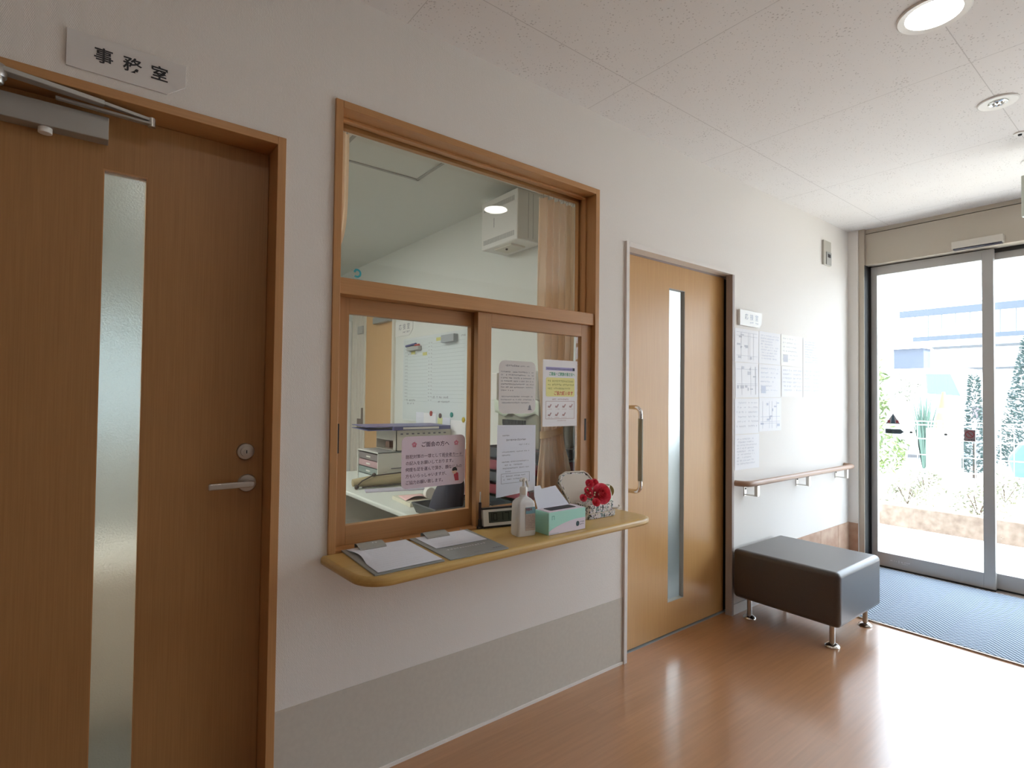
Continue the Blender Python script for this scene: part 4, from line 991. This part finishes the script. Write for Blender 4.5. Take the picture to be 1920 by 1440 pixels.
def mag(name, u, v, r, m_, lb):
    MB().lathe([(r, 0), (r, .005), (r * .8, .007)], PF.at(0, 0, .0132), 18, u, v).build(name, m_, smooth=40, label=lb, cat='magnet', group='round magnets along the foot of the whiteboard')
mag('magnet', -1.735, 1.150, .019, pbr('red_magnet', (.34, .04, .03), .4), 'round dark red magnet near the foot of the whiteboard')
mag('magnet', -1.605, 1.138, .018, pbr('brown_magnet', (.10, .06, .06), .4), 'round dark brown magnet holding the yellow strip on the whiteboard')
mag('magnet', -1.452, 1.150, .018, pbr('green_magnet', (.03, .26, .22), .4), 'round teal green magnet near the foot of the whiteboard')
mag('magnet', -1.300, 1.122, .018, pbr('yellow_magnet', (.50, .40, .06), .4), 'round mustard yellow magnet at the lower right of the whiteboard')
def slip(u0, v0, u1, v1, m_, lb, dy=.0):
    MB().prism([(u0, v0), (u1, v0 + dy), (u1, v1), (u0, v1)], .0145, .0155, PF).build('paper_slip', m_, label=lb, cat='paper slip', group='paper slips hanging from the whiteboard')
slip(-1.965, 1.020, -1.845, 1.155, paper_lav, 'white paper slip hanging lowest left from the whiteboard')
slip(-1.845, 1.030, -1.665, 1.152, paper, 'white printed slip under the dark red magnet')
slip(-1.640, .985, -1.575, 1.125, pbr('pale_yellow_slip', (.68, .72, .36), .6), 'narrow pale yellow slip hanging under the brown magnet')
slip(-1.572, .990, -1.470, 1.128, paper_lav, 'white slip hanging between the brown and the teal magnets')
slip(-1.462, .985, -1.275, 1.115, paper, 'white slip with a curled corner hanging right of the teal magnet', .02)
t = thing('marker_holder', (1.95, 1.99, 1.65), 'small grey magnetic holder with a blue and a red marker on the whiteboard', 'marker holder')
MB().box((-2.085, 1.625, .0135), (-1.895, 1.655, .045), PF).build('holder', plastic_grey, t, bevel=.002)
MB().cyl(PF.p(-2.11, 1.664, .035), PF.p(-1.95, 1.672, .035), .009).build('blue_marker', pbr('blue_marker_plastic', (.07, .07, .20), .4), t, smooth=40)
MB().cyl(PF.p(-1.96, 1.662, .035), PF.p(-1.90, 1.662, .035), .009).build('red_marker', pbr('red_marker_plastic', (.45, .08, .07), .4), t, smooth=40)
MB().box((-1.555, 1.652, .0135), (-1.385, 1.705, .05), PF).build('board_eraser', pbr('grey_eraser', (.38, .41, .43), .5), bevel=.003, label='grey rectangular board eraser at the top right of the whiteboard', cat='eraser')
for u, v, lb in ((-1.645, 1.688, 'yellow label beside the grey eraser on the whiteboard'), (-2.03, 1.610, 'yellow label below the marker holder on the whiteboard'), (-1.845, 1.592, 'yellow label in the middle of the whiteboard near its top')):
    MB().box((u - .032, v - .012, .0135), (u + .032, v + .012, .0150), PF).build('yellow_label', pbr('pale_yellow_label', (.62, .60, .22), .6), label=lb, cat='label', group='yellow labels on the whiteboard')

# desk
t = thing('office_desk', (1.59, 1.1, 0), 'white-topped office desk inside the reception window', 'desk')
MB().box((1.200, .20, .690), (1.975, 2.15, .716)).build('desktop', pbr('white_desktop', (.70, .74, .68), .35), t, bevel=.008, seg=3)
MB().box((1.30, .28, 0), (1.95, .31, .69)).build('end_panel', plastic_cream, t)
MB().box((1.30, 2.10, 0), (1.95, 2.13, .69)).build('end_panel', plastic_cream, t)
MB().box((1.93, .31, .2), (1.95, 2.10, .69)).build('back_panel', plastic_grey, t)
DZ = .7165
# drawer unit
t = thing('drawer_unit', (1.6, 1.6, DZ), 'white desktop paper drawer unit with see-through drawers under the binder', 'drawer unit')
q = MB().box((1.430, 1.440, DZ), (1.76, 1.448, .920)).box((1.430, 1.760, DZ), (1.76, 1.768, .920)).box((1.430, 1.440, .912), (1.76, 1.768, .920)).box((1.430, 1.440, DZ), (1.76, 1.768, DZ + .008)).box((1.75, 1.44, DZ), (1.76, 1.768, .92))
q.build('case', pbr('off_white_case', (.66, .67, .62), .45), t, bevel=.0015)
for k, m_ in enumerate([pbr('smoky_drawer', (.20, .17, .17), .3), pbr('rosy_drawer', (.46, .30, .31), .4), pbr('greenish_drawer', (.22, .27, .25), .3), pbr('pale_drawer', (.50, .55, .52), .4)]):
    z_ = .908 - (k + 1) * .046
    d_ = MB().box((1.437, 1.450, z_), (1.74, 1.758, z_ + .040)).build('drawer', m_, t, bevel=.002)
    MB().box((1.434, 1.57, z_ + .015), (1.437, 1.63, z_ + .024)).build('drawer_grip', plastic_white, d_)
q = MB().box((1.52, 1.4385, .812), (1.60, 1.4398, .818)); q.build('side_slot', ink_soft, t)
# baskets on top
t = thing('letter_basket', (1.72, 1.6, .921), 'cream perforated plastic basket standing on the drawer unit', 'basket')
q = MB().box((1.560, 1.455, .921), (1.975, 1.46, 1.055)).box((1.560, 1.755, .921), (1.975, 1.76, 1.055)).box((1.560, 1.455, .921), (1.975, 1.76, .926)).box((1.97, 1.455, .921), (1.975, 1.76, 1.055))
q.box((1.560, 1.455, .985), (1.565, 1.76, 1.055)).box((1.560, 1.455, .921), (1.565, 1.50, .985)).build('basket', plastic_cream, t)
q = MB()
for k in range(9): q.box((1.59 + k * .040, 1.4535, 1.026), (1.607 + k * .040, 1.4548, 1.034))
q.build('side_slots', ink_soft, t)
MB().box((1.60, 1.53, .927), (1.64, 1.58, .975)).box((1.60, 1.64, .927), (1.64, 1.70, .97)).build('basket_contents', pbr('brown_boxes', (.36, .22, .16), .6), t)
# binder lying on top
t = thing('ring_binder', (1.6, 1.57, 1.057), 'flat blue ring binder lying on top of the cream basket', 'binder')
MB().prism([(1.36, 1.44), (1.93, 1.40), (1.95, 1.72), (1.40, 1.80)], 1.0575, 1.062).prism([(1.36, 1.44), (1.93, 1.40), (1.95, 1.72), (1.40, 1.80)], 1.078, 1.082).build('covers', pbr('blue_violet_cover', (.12, .12, .28), .4), t)
MB().prism([(1.52, 1.405), (1.93, 1.399), (1.93, 1.403), (1.52, 1.432)], 1.0575, 1.082).build('spine', pbr('blue_spine', (.10, .10, .24), .4), t)
MB().prism([(1.54, 1.41), (1.92, 1.405), (1.93, 1.70), (1.45, 1.77)], 1.063, 1.077).build('pages', paper_grey, t)
MB().box((1.58, 1.3975, 1.063), (1.84, 1.3990, 1.077)).build('spine_label', paper_grey, t)
# pouch
t = thing('pencil_pouch', (1.45, 1.5, DZ), 'long tan rolled pouch with dark cords lying on the desk', 'pouch')
pp_ = [Vector((1.255, 1.405, DZ + .036)), Vector((1.36, 1.395, DZ + .038)), Vector((1.48, 1.385, DZ + .042)), Vector((1.60, 1.37, DZ + .046))]
MB().tube(pp_, .035, 14, rs=[.022, .034, .036, .030]).build('roll', pbr('khaki_cloth', (.40, .34, .20), .7), t, smooth=60)
MB().tube([(1.262, 1.375, DZ + .012), (1.30, 1.365, DZ + .05), (1.36, 1.365, DZ + .074), (1.47, 1.350, DZ + .080), (1.60, 1.34, DZ + .088)], .004, 8).ball((1.268, 1.370, DZ + .014), .014).ball((1.375, 1.368, DZ + .080), .012).tube([(1.30, 1.366, DZ + .010), (1.45, 1.352, DZ + .012), (1.60, 1.34, DZ + .018)], .004, 8).build('cords', pbr('dark_brown_cord', (.05, .035, .025), .6), t, smooth=60)
MB().prism([(1.27, 1.24), (1.60, 1.14), (1.64, 1.24), (1.30, 1.33)], DZ, DZ + .006).build('newspaper', pbr('lilac_grey_newsprint', (.45, .43, .50), .8), label='folded grey newspaper lying in front of the tan pouch', cat='newspaper')
t = thing('tape_dispenser', (1.69, 1.35, DZ), 'dark tape dispenser with a cream guard, half hidden behind the pink notice', 'tape dispenser')
MB().box((1.64, 1.30, DZ), (1.80, 1.36, DZ + .035)).build('dispenser_base', rubber, t, bevel=.006)
MB().lathe([(.018, -.012), (.035, -.012), (.035, .012), (.018, .012)], Fr((1.68, 1.33, DZ + .06), (1, 0, 0), (0, 0, 1)), 24).build('tape_roll', pbr('cream_tape', (.56, .52, .40), .5), t, smooth=40)
MB().prism([(1.62, DZ + .09), (1.80, DZ + .16), (1.80, DZ + .165), (1.615, DZ + .11), (1.60, DZ + .10)], -1.34, -1.31, Fr((0, 0, 0), (1, 0, 0), (0, 0, 1))).build('guard', plastic_cream, t)
# notepad with pink paper
t = MB().prism([(1.290, .730), (1.50, .72), (1.60, .93), (1.31, .98)], DZ, DZ + .020).build('notepad', pbr('cream_pad', (.62, .60, .48), .7), bevel=.001, label='thick cream notepad lying at the front left of the office desk', cat='notepad')
def pf(i, j): return Vector((1.300 + .13 * i + .03 * j, .80 - .02 * i + .15 * j, DZ + .0215 + .020 * math.sin(math.pi * i) * (1 - j) * (i > .0)))
MB().grid(pf, 10, 6).build('pink_slip', pink_pale, smooth=60, solid=.0006, label='curled pink sheet of paper lying on the cream notepad', cat='paper')
# black basket, mesh cap, tape roll
t = thing('desk_basket', (1.48, .52, DZ), 'dark grey tapered plastic basket on the desk just inside the window', 'basket')
q = MB(); bo = [(1.262, .41), (1.53, .41), (1.53, .61), (1.262, .61)]; tp = [(1.247, .395), (1.55, .395), (1.55, .628), (1.247, .628)]
P = [Vector((*p, DZ)) for p in bo] + [Vector((*p, DZ + .045)) for p in tp]
q.add(P, [(3, 2, 1, 0), (0, 1, 5, 4), (1, 2, 6, 5), (2, 3, 7, 6), (3, 0, 4, 7)]); q.build('basket_shell', pbr('charcoal_plastic', (.06, .065, .06), .5), t, solid=.003)
MB().tube([Vector((*p, DZ + .046)) for p in tp + [tp[0]]], .004, 8).build('basket_rim', pbr('charcoal_rim', (.09, .095, .10), .4), t)
t = thing('mesh_sun_hat', (1.53, .52, DZ + .03), 'navy blue mesh hat stuffed into the dark grey basket', 'hat')
def pf(i, j):
    a = 2 * math.pi * i; h = j; r = math.cos(h * math.pi / 2 * .98) ** .55
    return Vector((1.355 + .085 * r * math.cos(a) + .06 * h, .50 + .070 * r * math.sin(a), DZ + .010 + .165 * math.sin(h * math.pi / 2)))
MB().grid(pf, 28, 12).build('crown', navy, t, smooth=60)
MB().grid(lambda i, j: Vector((1.40 + (.085 + .05 * j) * math.cos(math.pi * (i - .25)), .50 - (.072 + .01 * j) * math.sin(math.pi * i) * .6, DZ + .058 - .006 * j + .05 * i)), 16, 4).build('brim', pbr('navy_brim', (.025, .025, .06), .6), t, smooth=60, solid=.003)
MB().prism([(1.465, DZ + .075), (1.482, DZ + .112), (1.492, DZ + .078)], .426, .430, Fr((0, 0, 0), (1, 0, 0), (0, 0, 1)).at(0, 0, 0)).build('light_patch', plastic_grey, t) if False else None
MB().lathe([(.014, 0), (.030, 0), (.030, .03), (.014, .03)], Fr((1.43, .80, DZ + .051), (1, 0, 0), (0, 0, 1)), 24).build('tape_ring', plastic_white, smooth=40, label='white roll of tape standing on the notepad behind the dark basket', cat='tape')
MB().prism([(1.45, .22), (1.80, .24), (1.76, .40), (1.42, .38)], DZ, DZ + .002).build('loose_sheet', paper_lav, label='white sheet of paper on the desk close to the window, right of the basket', cat='paper')
# stack of trays, printer, label clutter behind the right pane
for k in range(5):
    z_ = DZ + .004 + k * .062
    m_ = [pbr('dark_tray_%d' % k, c, .4) for c in ((.05, .05, .06), (.30, .03, .05), (.09, .10, .11), (.22, .04, .06), (.14, .15, .16))][k] if False else MATS.get('tray%d' % (k % 2)) or pbr('tray%d' % (k % 2), ((.05, .055, .065), (.24, .035, .055))[k % 2], .35)
    t = thing('file_tray', (1.84, .62, z_), ('lowest', 'second lowest', 'middle', 'second highest', 'topmost')[k] + ' of the stacked dark file trays behind the right sliding pane', 'file tray', 'stacked file trays on the desk')
    MB().box((1.64, .21, z_), (1.965, .64, z_ + .004)).box((1.64, .21, z_), (1.644, .64, z_ + .050)).box((1.64, .21, z_), (1.965, .214, z_ + .050)).box((1.64, .636, z_), (1.965, .64, z_ + .050)).build('tray', m_, t)
    MB().box((1.66, .225, z_ + .004), (1.95, .62, z_ + .018 + .006 * (k % 3))).build('paper_pile', (paper_grey, pink_pale, plastic_grey)[k % 3], t)
MB().box((1.66, .70, DZ), (1.96, .80, DZ + .27)).build('red_file_box', pbr('dark_red_file', (.22, .015, .02), .5), bevel=.003, label='dark red file box seen between the pink notice and the sash', cat='file box')
t = thing('printer', (1.84, .62, 1.05), 'beige desktop printer on top of the file trays behind the grey notice', 'printer')
MB().box((1.70, .225, 1.022), (1.970, .56, 1.26)).build('body', pbr('greenish_beige_plastic', (.36, .36, .28), .5), t, bevel=.02, seg=3)
MB().box((1.715, .24, 1.26), (1.965, .54, 1.41)).build('scanner_lid', pbr('warm_grey_plastic', (.46, .46, .42), .5), t, bevel=.02, seg=3)
MB().box((1.68, .535, 1.26), (1.71, .585, 1.405)).build('side_panel', plastic_white, t, bevel=.005)
MB().grid(lambda i, j: Vector((1.675 + .012 * math.sin(i * 9) * (1 - j), .19 + .36 * i, 1.19 + .07 * j + .010 * math.sin(i * 14))), 24, 4).build('plastic_cover', organza, t, smooth=60, solid=.001)
t = thing('desk_calendar', (1.65, .35, 1.022), 'spiral bound dark desk calendar seen above the white sheet', 'calendar')
CA = PX(1.68)
MB().prism([(-.435, 1.022), (-.255, 1.022), (-.255, 1.155), (-.435, 1.155)], .03, .034, CA).build('stand', rubber, t)
q = MB()
for k in range(18): q.box((-.433 + k * .0100, 1.146, .026), (-.428 + k * .0100, 1.168, .038), CA)
q.build('spiral', rubber, t)
MB().prism([(-.46, 1.03), (-.437, 1.03), (-.440, 1.13), (-.455, 1.13)], .034, .036, CA).build('memo_sheet', plastic_white, t)
t = thing('label_sheet', (1.55, .70, 1.1), 'white sheet with blue printed bands beside the calendar behind the right pane', 'paper')
LS = PX(1.655)
MB().prism(rrect(-.628, 1.075, -.563, 1.205, .006), 0, .001, LS).build('sheet', plastic_white, t)
MB().box((-.625, 1.165, .001), (-.588, 1.185, .0015), LS).box((-.625, 1.115, .001), (-.588, 1.128, .0015), LS).build('blue_bands', ink_purple, t)
MB().box((-.585, 1.16, .001), (-.577, 1.19, .0015), LS).box((-.585, 1.11, .001), (-.577, 1.13, .0015), LS).build('dark_bands', ink, t)

# ------------------------------------------------------------------ reception room behind the sliding door
MB().box((PXW + .07, .12, 0), (PXW + .075, 2.57, OZ)).build('wall_reception_side', white_paint, **S)
t = thing('window_3', (5.0, 1.7, .95), kind='structure')
q = MB(); g2 = PX(4.99)
for a, b_ in (((-2.4, .95), (-1.0, 1.0)), ((-2.4, 2.25), (-1.0, 2.3)), ((-2.4, .95), (-2.35, 2.3)), ((-1.05, .95), (-1.0, 2.3)), ((-1.72, .95), (-1.68, 2.3))): q.box((a[0], a[1], -.03), (b_[0], b_[1], .01), g2)
q.build('window_frame', metal_grey, t); MB().box((-2.36, .99, -.012), (-1.04, 2.26, -.008), g2).build('window_pane', glass, t)
t = thing('low_table', (4.0, 1.3, 0), 'white low table in the room behind the frosted strip of the pale door', 'table')
MB().box((3.6, .95, .40), (4.5, 1.6, .44)).build('table_top', plastic_white, t)
for x, y in ((3.65, 1.0), (4.45, 1.0), (3.65, 1.55), (4.45, 1.55)): MB().box((x - .02, y - .02, 0), (x + .02, y + .02, .40)).build('leg', metal_grey, t)

# ------------------------------------------------------------------ outside
MB().box((5.02, -14, -.12), (6.60, 14, -.015)).build('pavement', pavement, **S)
MB().box((6.72, -14, -.12), (9.3, 14, .12)).build('planting_bed', soil, **S)
MB().box((9.3, -30, -.20), (45, 40, -.10)).build('road', asphalt, **S)
MB().box((-3.4, -3.45, -.3), (5.02, 5.3, -.081)).build('foundation', bld_white, **S)
MB().box((6.60, -10, -.02), (6.73, 10, .20)).build('kerb_wall', curb_m, bevel=.006, label='low brown-grey stone kerb running along the white pavement outside', cat='kerb')
def leaves(mb, n, cen, rx, ry, rz, size, seed, flat=0., top=False, blade=1.7):
    rnd = random.Random(seed); c = Vector(cen)
    for k in range(n):
        while True:
            p = Vector((rnd.uniform(-1, 1), rnd.uniform(-1, 1), rnd.uniform(-1, 1)))
            if p.length < 1: break
        p = p.normalized() * (p.length ** .4)
        if top: p.z = abs(p.z)
        q = c + Vector((p.x * rx, p.y * ry, p.z * rz)); s_ = size * rnd.uniform(.6, 1.3)
        a = Vector((rnd.uniform(-1, 1), rnd.uniform(-1, 1), rnd.uniform(-1, 1))).normalized(); b_ = a.cross(Vector((rnd.uniform(-1, 1), rnd.uniform(-1, 1), rnd.uniform(-1, 1)))).normalized()
        mb.add([q, q + a * s_ * blade * .5 + b_ * s_ * .3, q + a * s_ * blade, q + a * s_ * blade * .5 - b_ * s_ * .3], [(0, 1, 2, 3)])
    return mb
# low shrubs behind the kerb
shr = [(7.15, 1.0, .30, 'leftmost pale low shrub just behind the stone kerb'), (7.3, .35, .26, 'second pale low shrub from the left behind the stone kerb'), (7.15, -.30, .30, 'third pale low shrub from the left behind the stone kerb'), (7.35, -.98, .42, 'pale low shrub behind the kerb, seen through the right glass panel'), (8.2, .42, .30, 'pale shrub farther back on the left side of the bed'), (8.3, -.3, .30, 'pale shrub farther back in the middle of the bed')]
for i, (x, y, h, lb) in enumerate(shr):
    t = thing('low_shrub', (x, y, .12), lb, 'shrub', 'low shrubs in the bed outside')
    leaves(MB(), 600, (x, y, .14), .24, .24, h, .03, 20 + i, top=True).build('foliage', shrub_pale, t)
    st = MB()
    for k in range(5): st.tube([(x, y, .12), (x + random.uniform(-.12, .12), y + random.uniform(-.12, .12), .12 + h * .7)], .005, 5)
    st.build('stems', bark, t)
# tall leafy shrub on the left
t = thing('leafy_bush', (8.6, 1.25, .12), 'tall bright green leafy bush at the left edge of the entrance glass', 'bush')
q = leaves(MB(), 1500, (8.6, 1.34, 1.30), .30, .36, .78, .05, 41, blade=2.3); leaves(q, 700, (8.4, 1.02, .62), .30, .34, .34, .04, 42, blade=2.0); q.build('foliage', shrub_green, t)
st = MB()
for k in range(7): st.tube([(8.6, 1.25, .12), (8.6 + random.uniform(-.2, .2), 1.25 + random.uniform(-.3, .3), 1.9)], .012, 6)
st.build('stems', bark, t)
t = thing('small_tree', (10.6, 1.3, -.1), 'sparse grey-green small tree beyond the fence, left of the middle', 'tree')
leaves(MB(), 330, (10.6, 1.30, 1.48), .20, .19, .24, .035, 43).build('foliage', add_noise(pbr('grey_green_leaf', (.09, .10, .075), .8), (.34, .34, .27), ns=9), t)
MB().tube([(10.6, 1.32, -.1), (10.6, 1.30, 1.4)], .015, 8).build('trunk', pbr('pale_bark', (.4, .36, .32), .9), t)
# spiky plant
t = thing('spiky_plant', (12.2, 1.50, -.1), 'spiky blue-green plant with long blades behind the fence', 'plant')
q = MB(); rnd = random.Random(9)
for k in range(90):
    a = rnd.uniform(0, 6.28); L = rnd.uniform(.95, 1.65); o = rnd.uniform(.12, .38); b0 = Vector((12.2, 1.50, -.10)); wv = Vector((-math.sin(a), math.cos(a), 0)) * .014
    m1 = b0 + Vector((math.cos(a) * o * .5, math.sin(a) * o * .5, L * .65)); m2 = b0 + Vector((math.cos(a) * o, math.sin(a) * o, L))
    q.add([b0 - wv, b0 + wv, m1 + wv, m1 - wv, m2], [(0, 1, 2, 3), (3, 2, 4)])
q.build('blades', spiky_m, t)
# traffic cone
t = thing('traffic_cone', (10.4, .77, -.1), 'orange and white traffic cone beyond the fence outside', 'cone')
MB().lathe([(.13, .86), (.095, 1.05), (.085, 1.06), (.06, 1.20), (.02, 1.42)], W, 20, 10.4, .77).build('cone_body', cone_m, t, smooth=40)
MB().lathe([(.083, 1.07), (.066, 1.17)], W, 20, 10.4, .77).build('white_band', fence_m, t, smooth=40)
MB().box((10.2, .60, -.1), (10.6, .94, .86)).build('cone_base', bld_white, t)
# conifers
for i, (x, y, h, r, lb) in enumerate([(15.2, .42, 2.6, .66, 'large dark green conifer beyond the fence behind the right glass panel'), (12.6, .86, 1.75, .17, 'small dark green tree just left of the middle door stile, beyond the fence')]):
    t = thing('conifer', (x, y, -.1), lb, 'tree')
    q = MB(); rnd = random.Random(60 + i)
    for k in range(6500 if i == 0 else 1300):
        hh = rnd.random() ** 1.3; rr = r * (1 - hh * .75) * rnd.random() ** .4; a = rnd.uniform(0, 6.28); c = Vector((x + rr * math.cos(a), y + rr * math.sin(a), .0 + h * hh)); s_ = .07
        u = Vector((math.cos(a), math.sin(a), rnd.uniform(-.2, .9))).normalized(); v = u.cross(Vector((rnd.uniform(-1, 1), rnd.uniform(-1, 1), rnd.uniform(-1, 1)))).normalized()
        q.add([c, c + u * s_ * .5 + v * s_ * .22, c + u * s_, c + u * s_ * .5 - v * s_ * .22], [(0, 1, 2, 3)])
    q.build('foliage', conifer_m, t); MB().cyl((x, y, -.1), (x, y, h * .3), .03, .02).build('trunk', bark, t)
# mesh fence
t = thing('mesh_fence', (9.1, 0, .12), 'white wire mesh fence along the far side of the planting bed', 'fence')
q = MB()
for z_ in (1.00, .95, .76, .54, .34): q.box((9.095, -5.5, z_ - .006), (9.107, 5.5, z_ + .006))
k = -5.5
while k < 5.5: q.box((9.10, k - .004, .14), (9.106, k + .004, 1.00)); k += .125
q.build('wire_mesh', fence_m, t)
for k in range(-3, 4): MB().box((9.08, k * 1.8 - .02 + .5, .12), (9.12, k * 1.8 + .02 + .5, 1.02)).build('post', fence_m, t)
# parked car
t = thing('parked_car', (11.5, -2.2, -.1), 'blue car parked beyond the fence at the right edge of the view', 'car')
MB().prism([(-3.8, .25), (-.78, .25), (-.70, .55), (-.85, .80), (-1.35, .88), (-1.9, 1.25), (-3.2, 1.28), (-3.7, .9)], -.8, .8, Fr((11.5, .80, -.1), (0, 1, 0), (0, 0, 1))).build('car_body', car_blue, t, bevel=.05, seg=3, smooth=40)
MB().prism([(-1.42, .90), (-1.92, 1.20), (-3.15, 1.22), (-3.5, .92)], .70, .81, Fr((11.5, .80, -.1), (0, 1, 0), (0, 0, 1))).prism([(-1.42, .90), (-1.92, 1.20), (-3.15, 1.22), (-3.5, .92)], -.81, -.70, Fr((11.5, .80, -.1), (0, 1, 0), (0, 0, 1))).build('car_windows', win_dark, t)
for y in (-.45, -2.4):
    for xx in (10.78, 12.22): MB().cyl((xx - .09, y, .20), (xx + .09, y, .20), .30, n=20).build('wheel', rubber, t)
# apartment building opposite
t = thing('apartment_building', (24, -4, -.1), 'white building across the road with a long pale blue balcony railing', 'building')
MB().box((24, -22, -.1), (32, 4.3, 4.75)).build('walls', bld_white, t)
BB = PX(23.0)
q = MB()
q.box((-5.1, 4.24, 0), (22, 4.48, -.08), BB).box((-4.7, 3.36, 0), (22, 3.52, -.08), BB).build('balcony_rail', bld_rail, t)
q = MB()
for k in range(26):
    u = -4.65 + k * .38; q.box((u, 3.52, -.03), (u + .025, 4.24, -.05), BB)
q.build('balcony_bars', pbr('light_bar_grey', (.11, .125, .14), .6), t)
MB().box((-1.05, 3.4, .02), (-.75, 4.55, -.06), BB).box((2.9, 3.4, .0), (3.1, 4.4, -.06), BB).build('balcony_posts', bld_white, t)
MB().box((23.0, -22, 3.28), (24.0, 4.8, 3.36)).build('balcony_slab', bld_white, t)
q = MB(); q.box((-4.2, 3.05, 0), (22, 3.14, -.05), BB).box((-3.6, 2.32, 0), (22, 2.40, -.05), BB).build('eave_lines', pbr('soft_grey_eave', (.08, .085, .09), .7), t)
# grey shed with a blue-grey side left of it
t = thing('grey_shed', (18, 4.4, -.1), 'blue-grey clad shed between the bush and the white building', 'shed')
MB().box((18, 3.05, -.1), (18.6, 3.9, 2.10)).build('walls', bld_white, t)
MB().box((18, 3.05, 2.10), (18.6, 3.75, 2.72)).build('cladding', bld_grey, t)
MB().prism([(17.9, 2.72), (18.7, 2.72), (18.3, 2.80)], -4.0, -3.0, Fr((0, 0, 0), (1, 0, 0), (0, 0, 1))).build('roof', bld_white, t)
# white van with dark windows
t = thing('white_van', (15.6, 2.3, -.1), 'white van with blue-grey windows parked beyond the spiky plant', 'van')
VF = Fr((15.6, 1.12, -.1), (0, -1, 0), (0, 0, 1))
MB().prism([(-2.3, .3), (.05, .3), (.05, 1.15), (-.25, 1.30), (-.55, 2.15), (-2.3, 2.15)], -1.6, 0, VF).build('van_body', pbr('van_white', (.8, .8, .8), .3), t, bevel=.05, seg=3)
MB().prism([(-1.22, 1.55), (-.60, 1.50), (-.78, 2.0), (-1.25, 2.02)], .001, .008, VF).build('van_window', pbr('bluish_window', (.12, .17, .20), .2), t)
for u in (-1.9, -.35): MB().lathe([(.30, -.1), (.30, .02)], VF, 20, u, .30).build('wheel', pbr('pale_grey_tyre', (.30, .30, .31), .8), t)
MB().box((-.40, 1.0, .001), (-.10, 1.28, .01), VF).build('van_lamp', pbr('lamp_grey', (.2, .16, .17), .4), t)
# pale cabinet added in the office to lighten the left door's frosted strip
t = thing('added_cabinet', (.1, 1.0, 0), 'low pale cabinet added to lighten the frosted strip of the left door', 'cabinet')
MB().box((-.5, .85, 0), (.6, 1.3, .62)).build('cabinet_body', plastic_cream, t, bevel=.004)
for a in (-.49, .055): MB().box((a, .835, .05), (a + .535, .85, .60)).build('door', plastic_cream, t, bevel=.002)
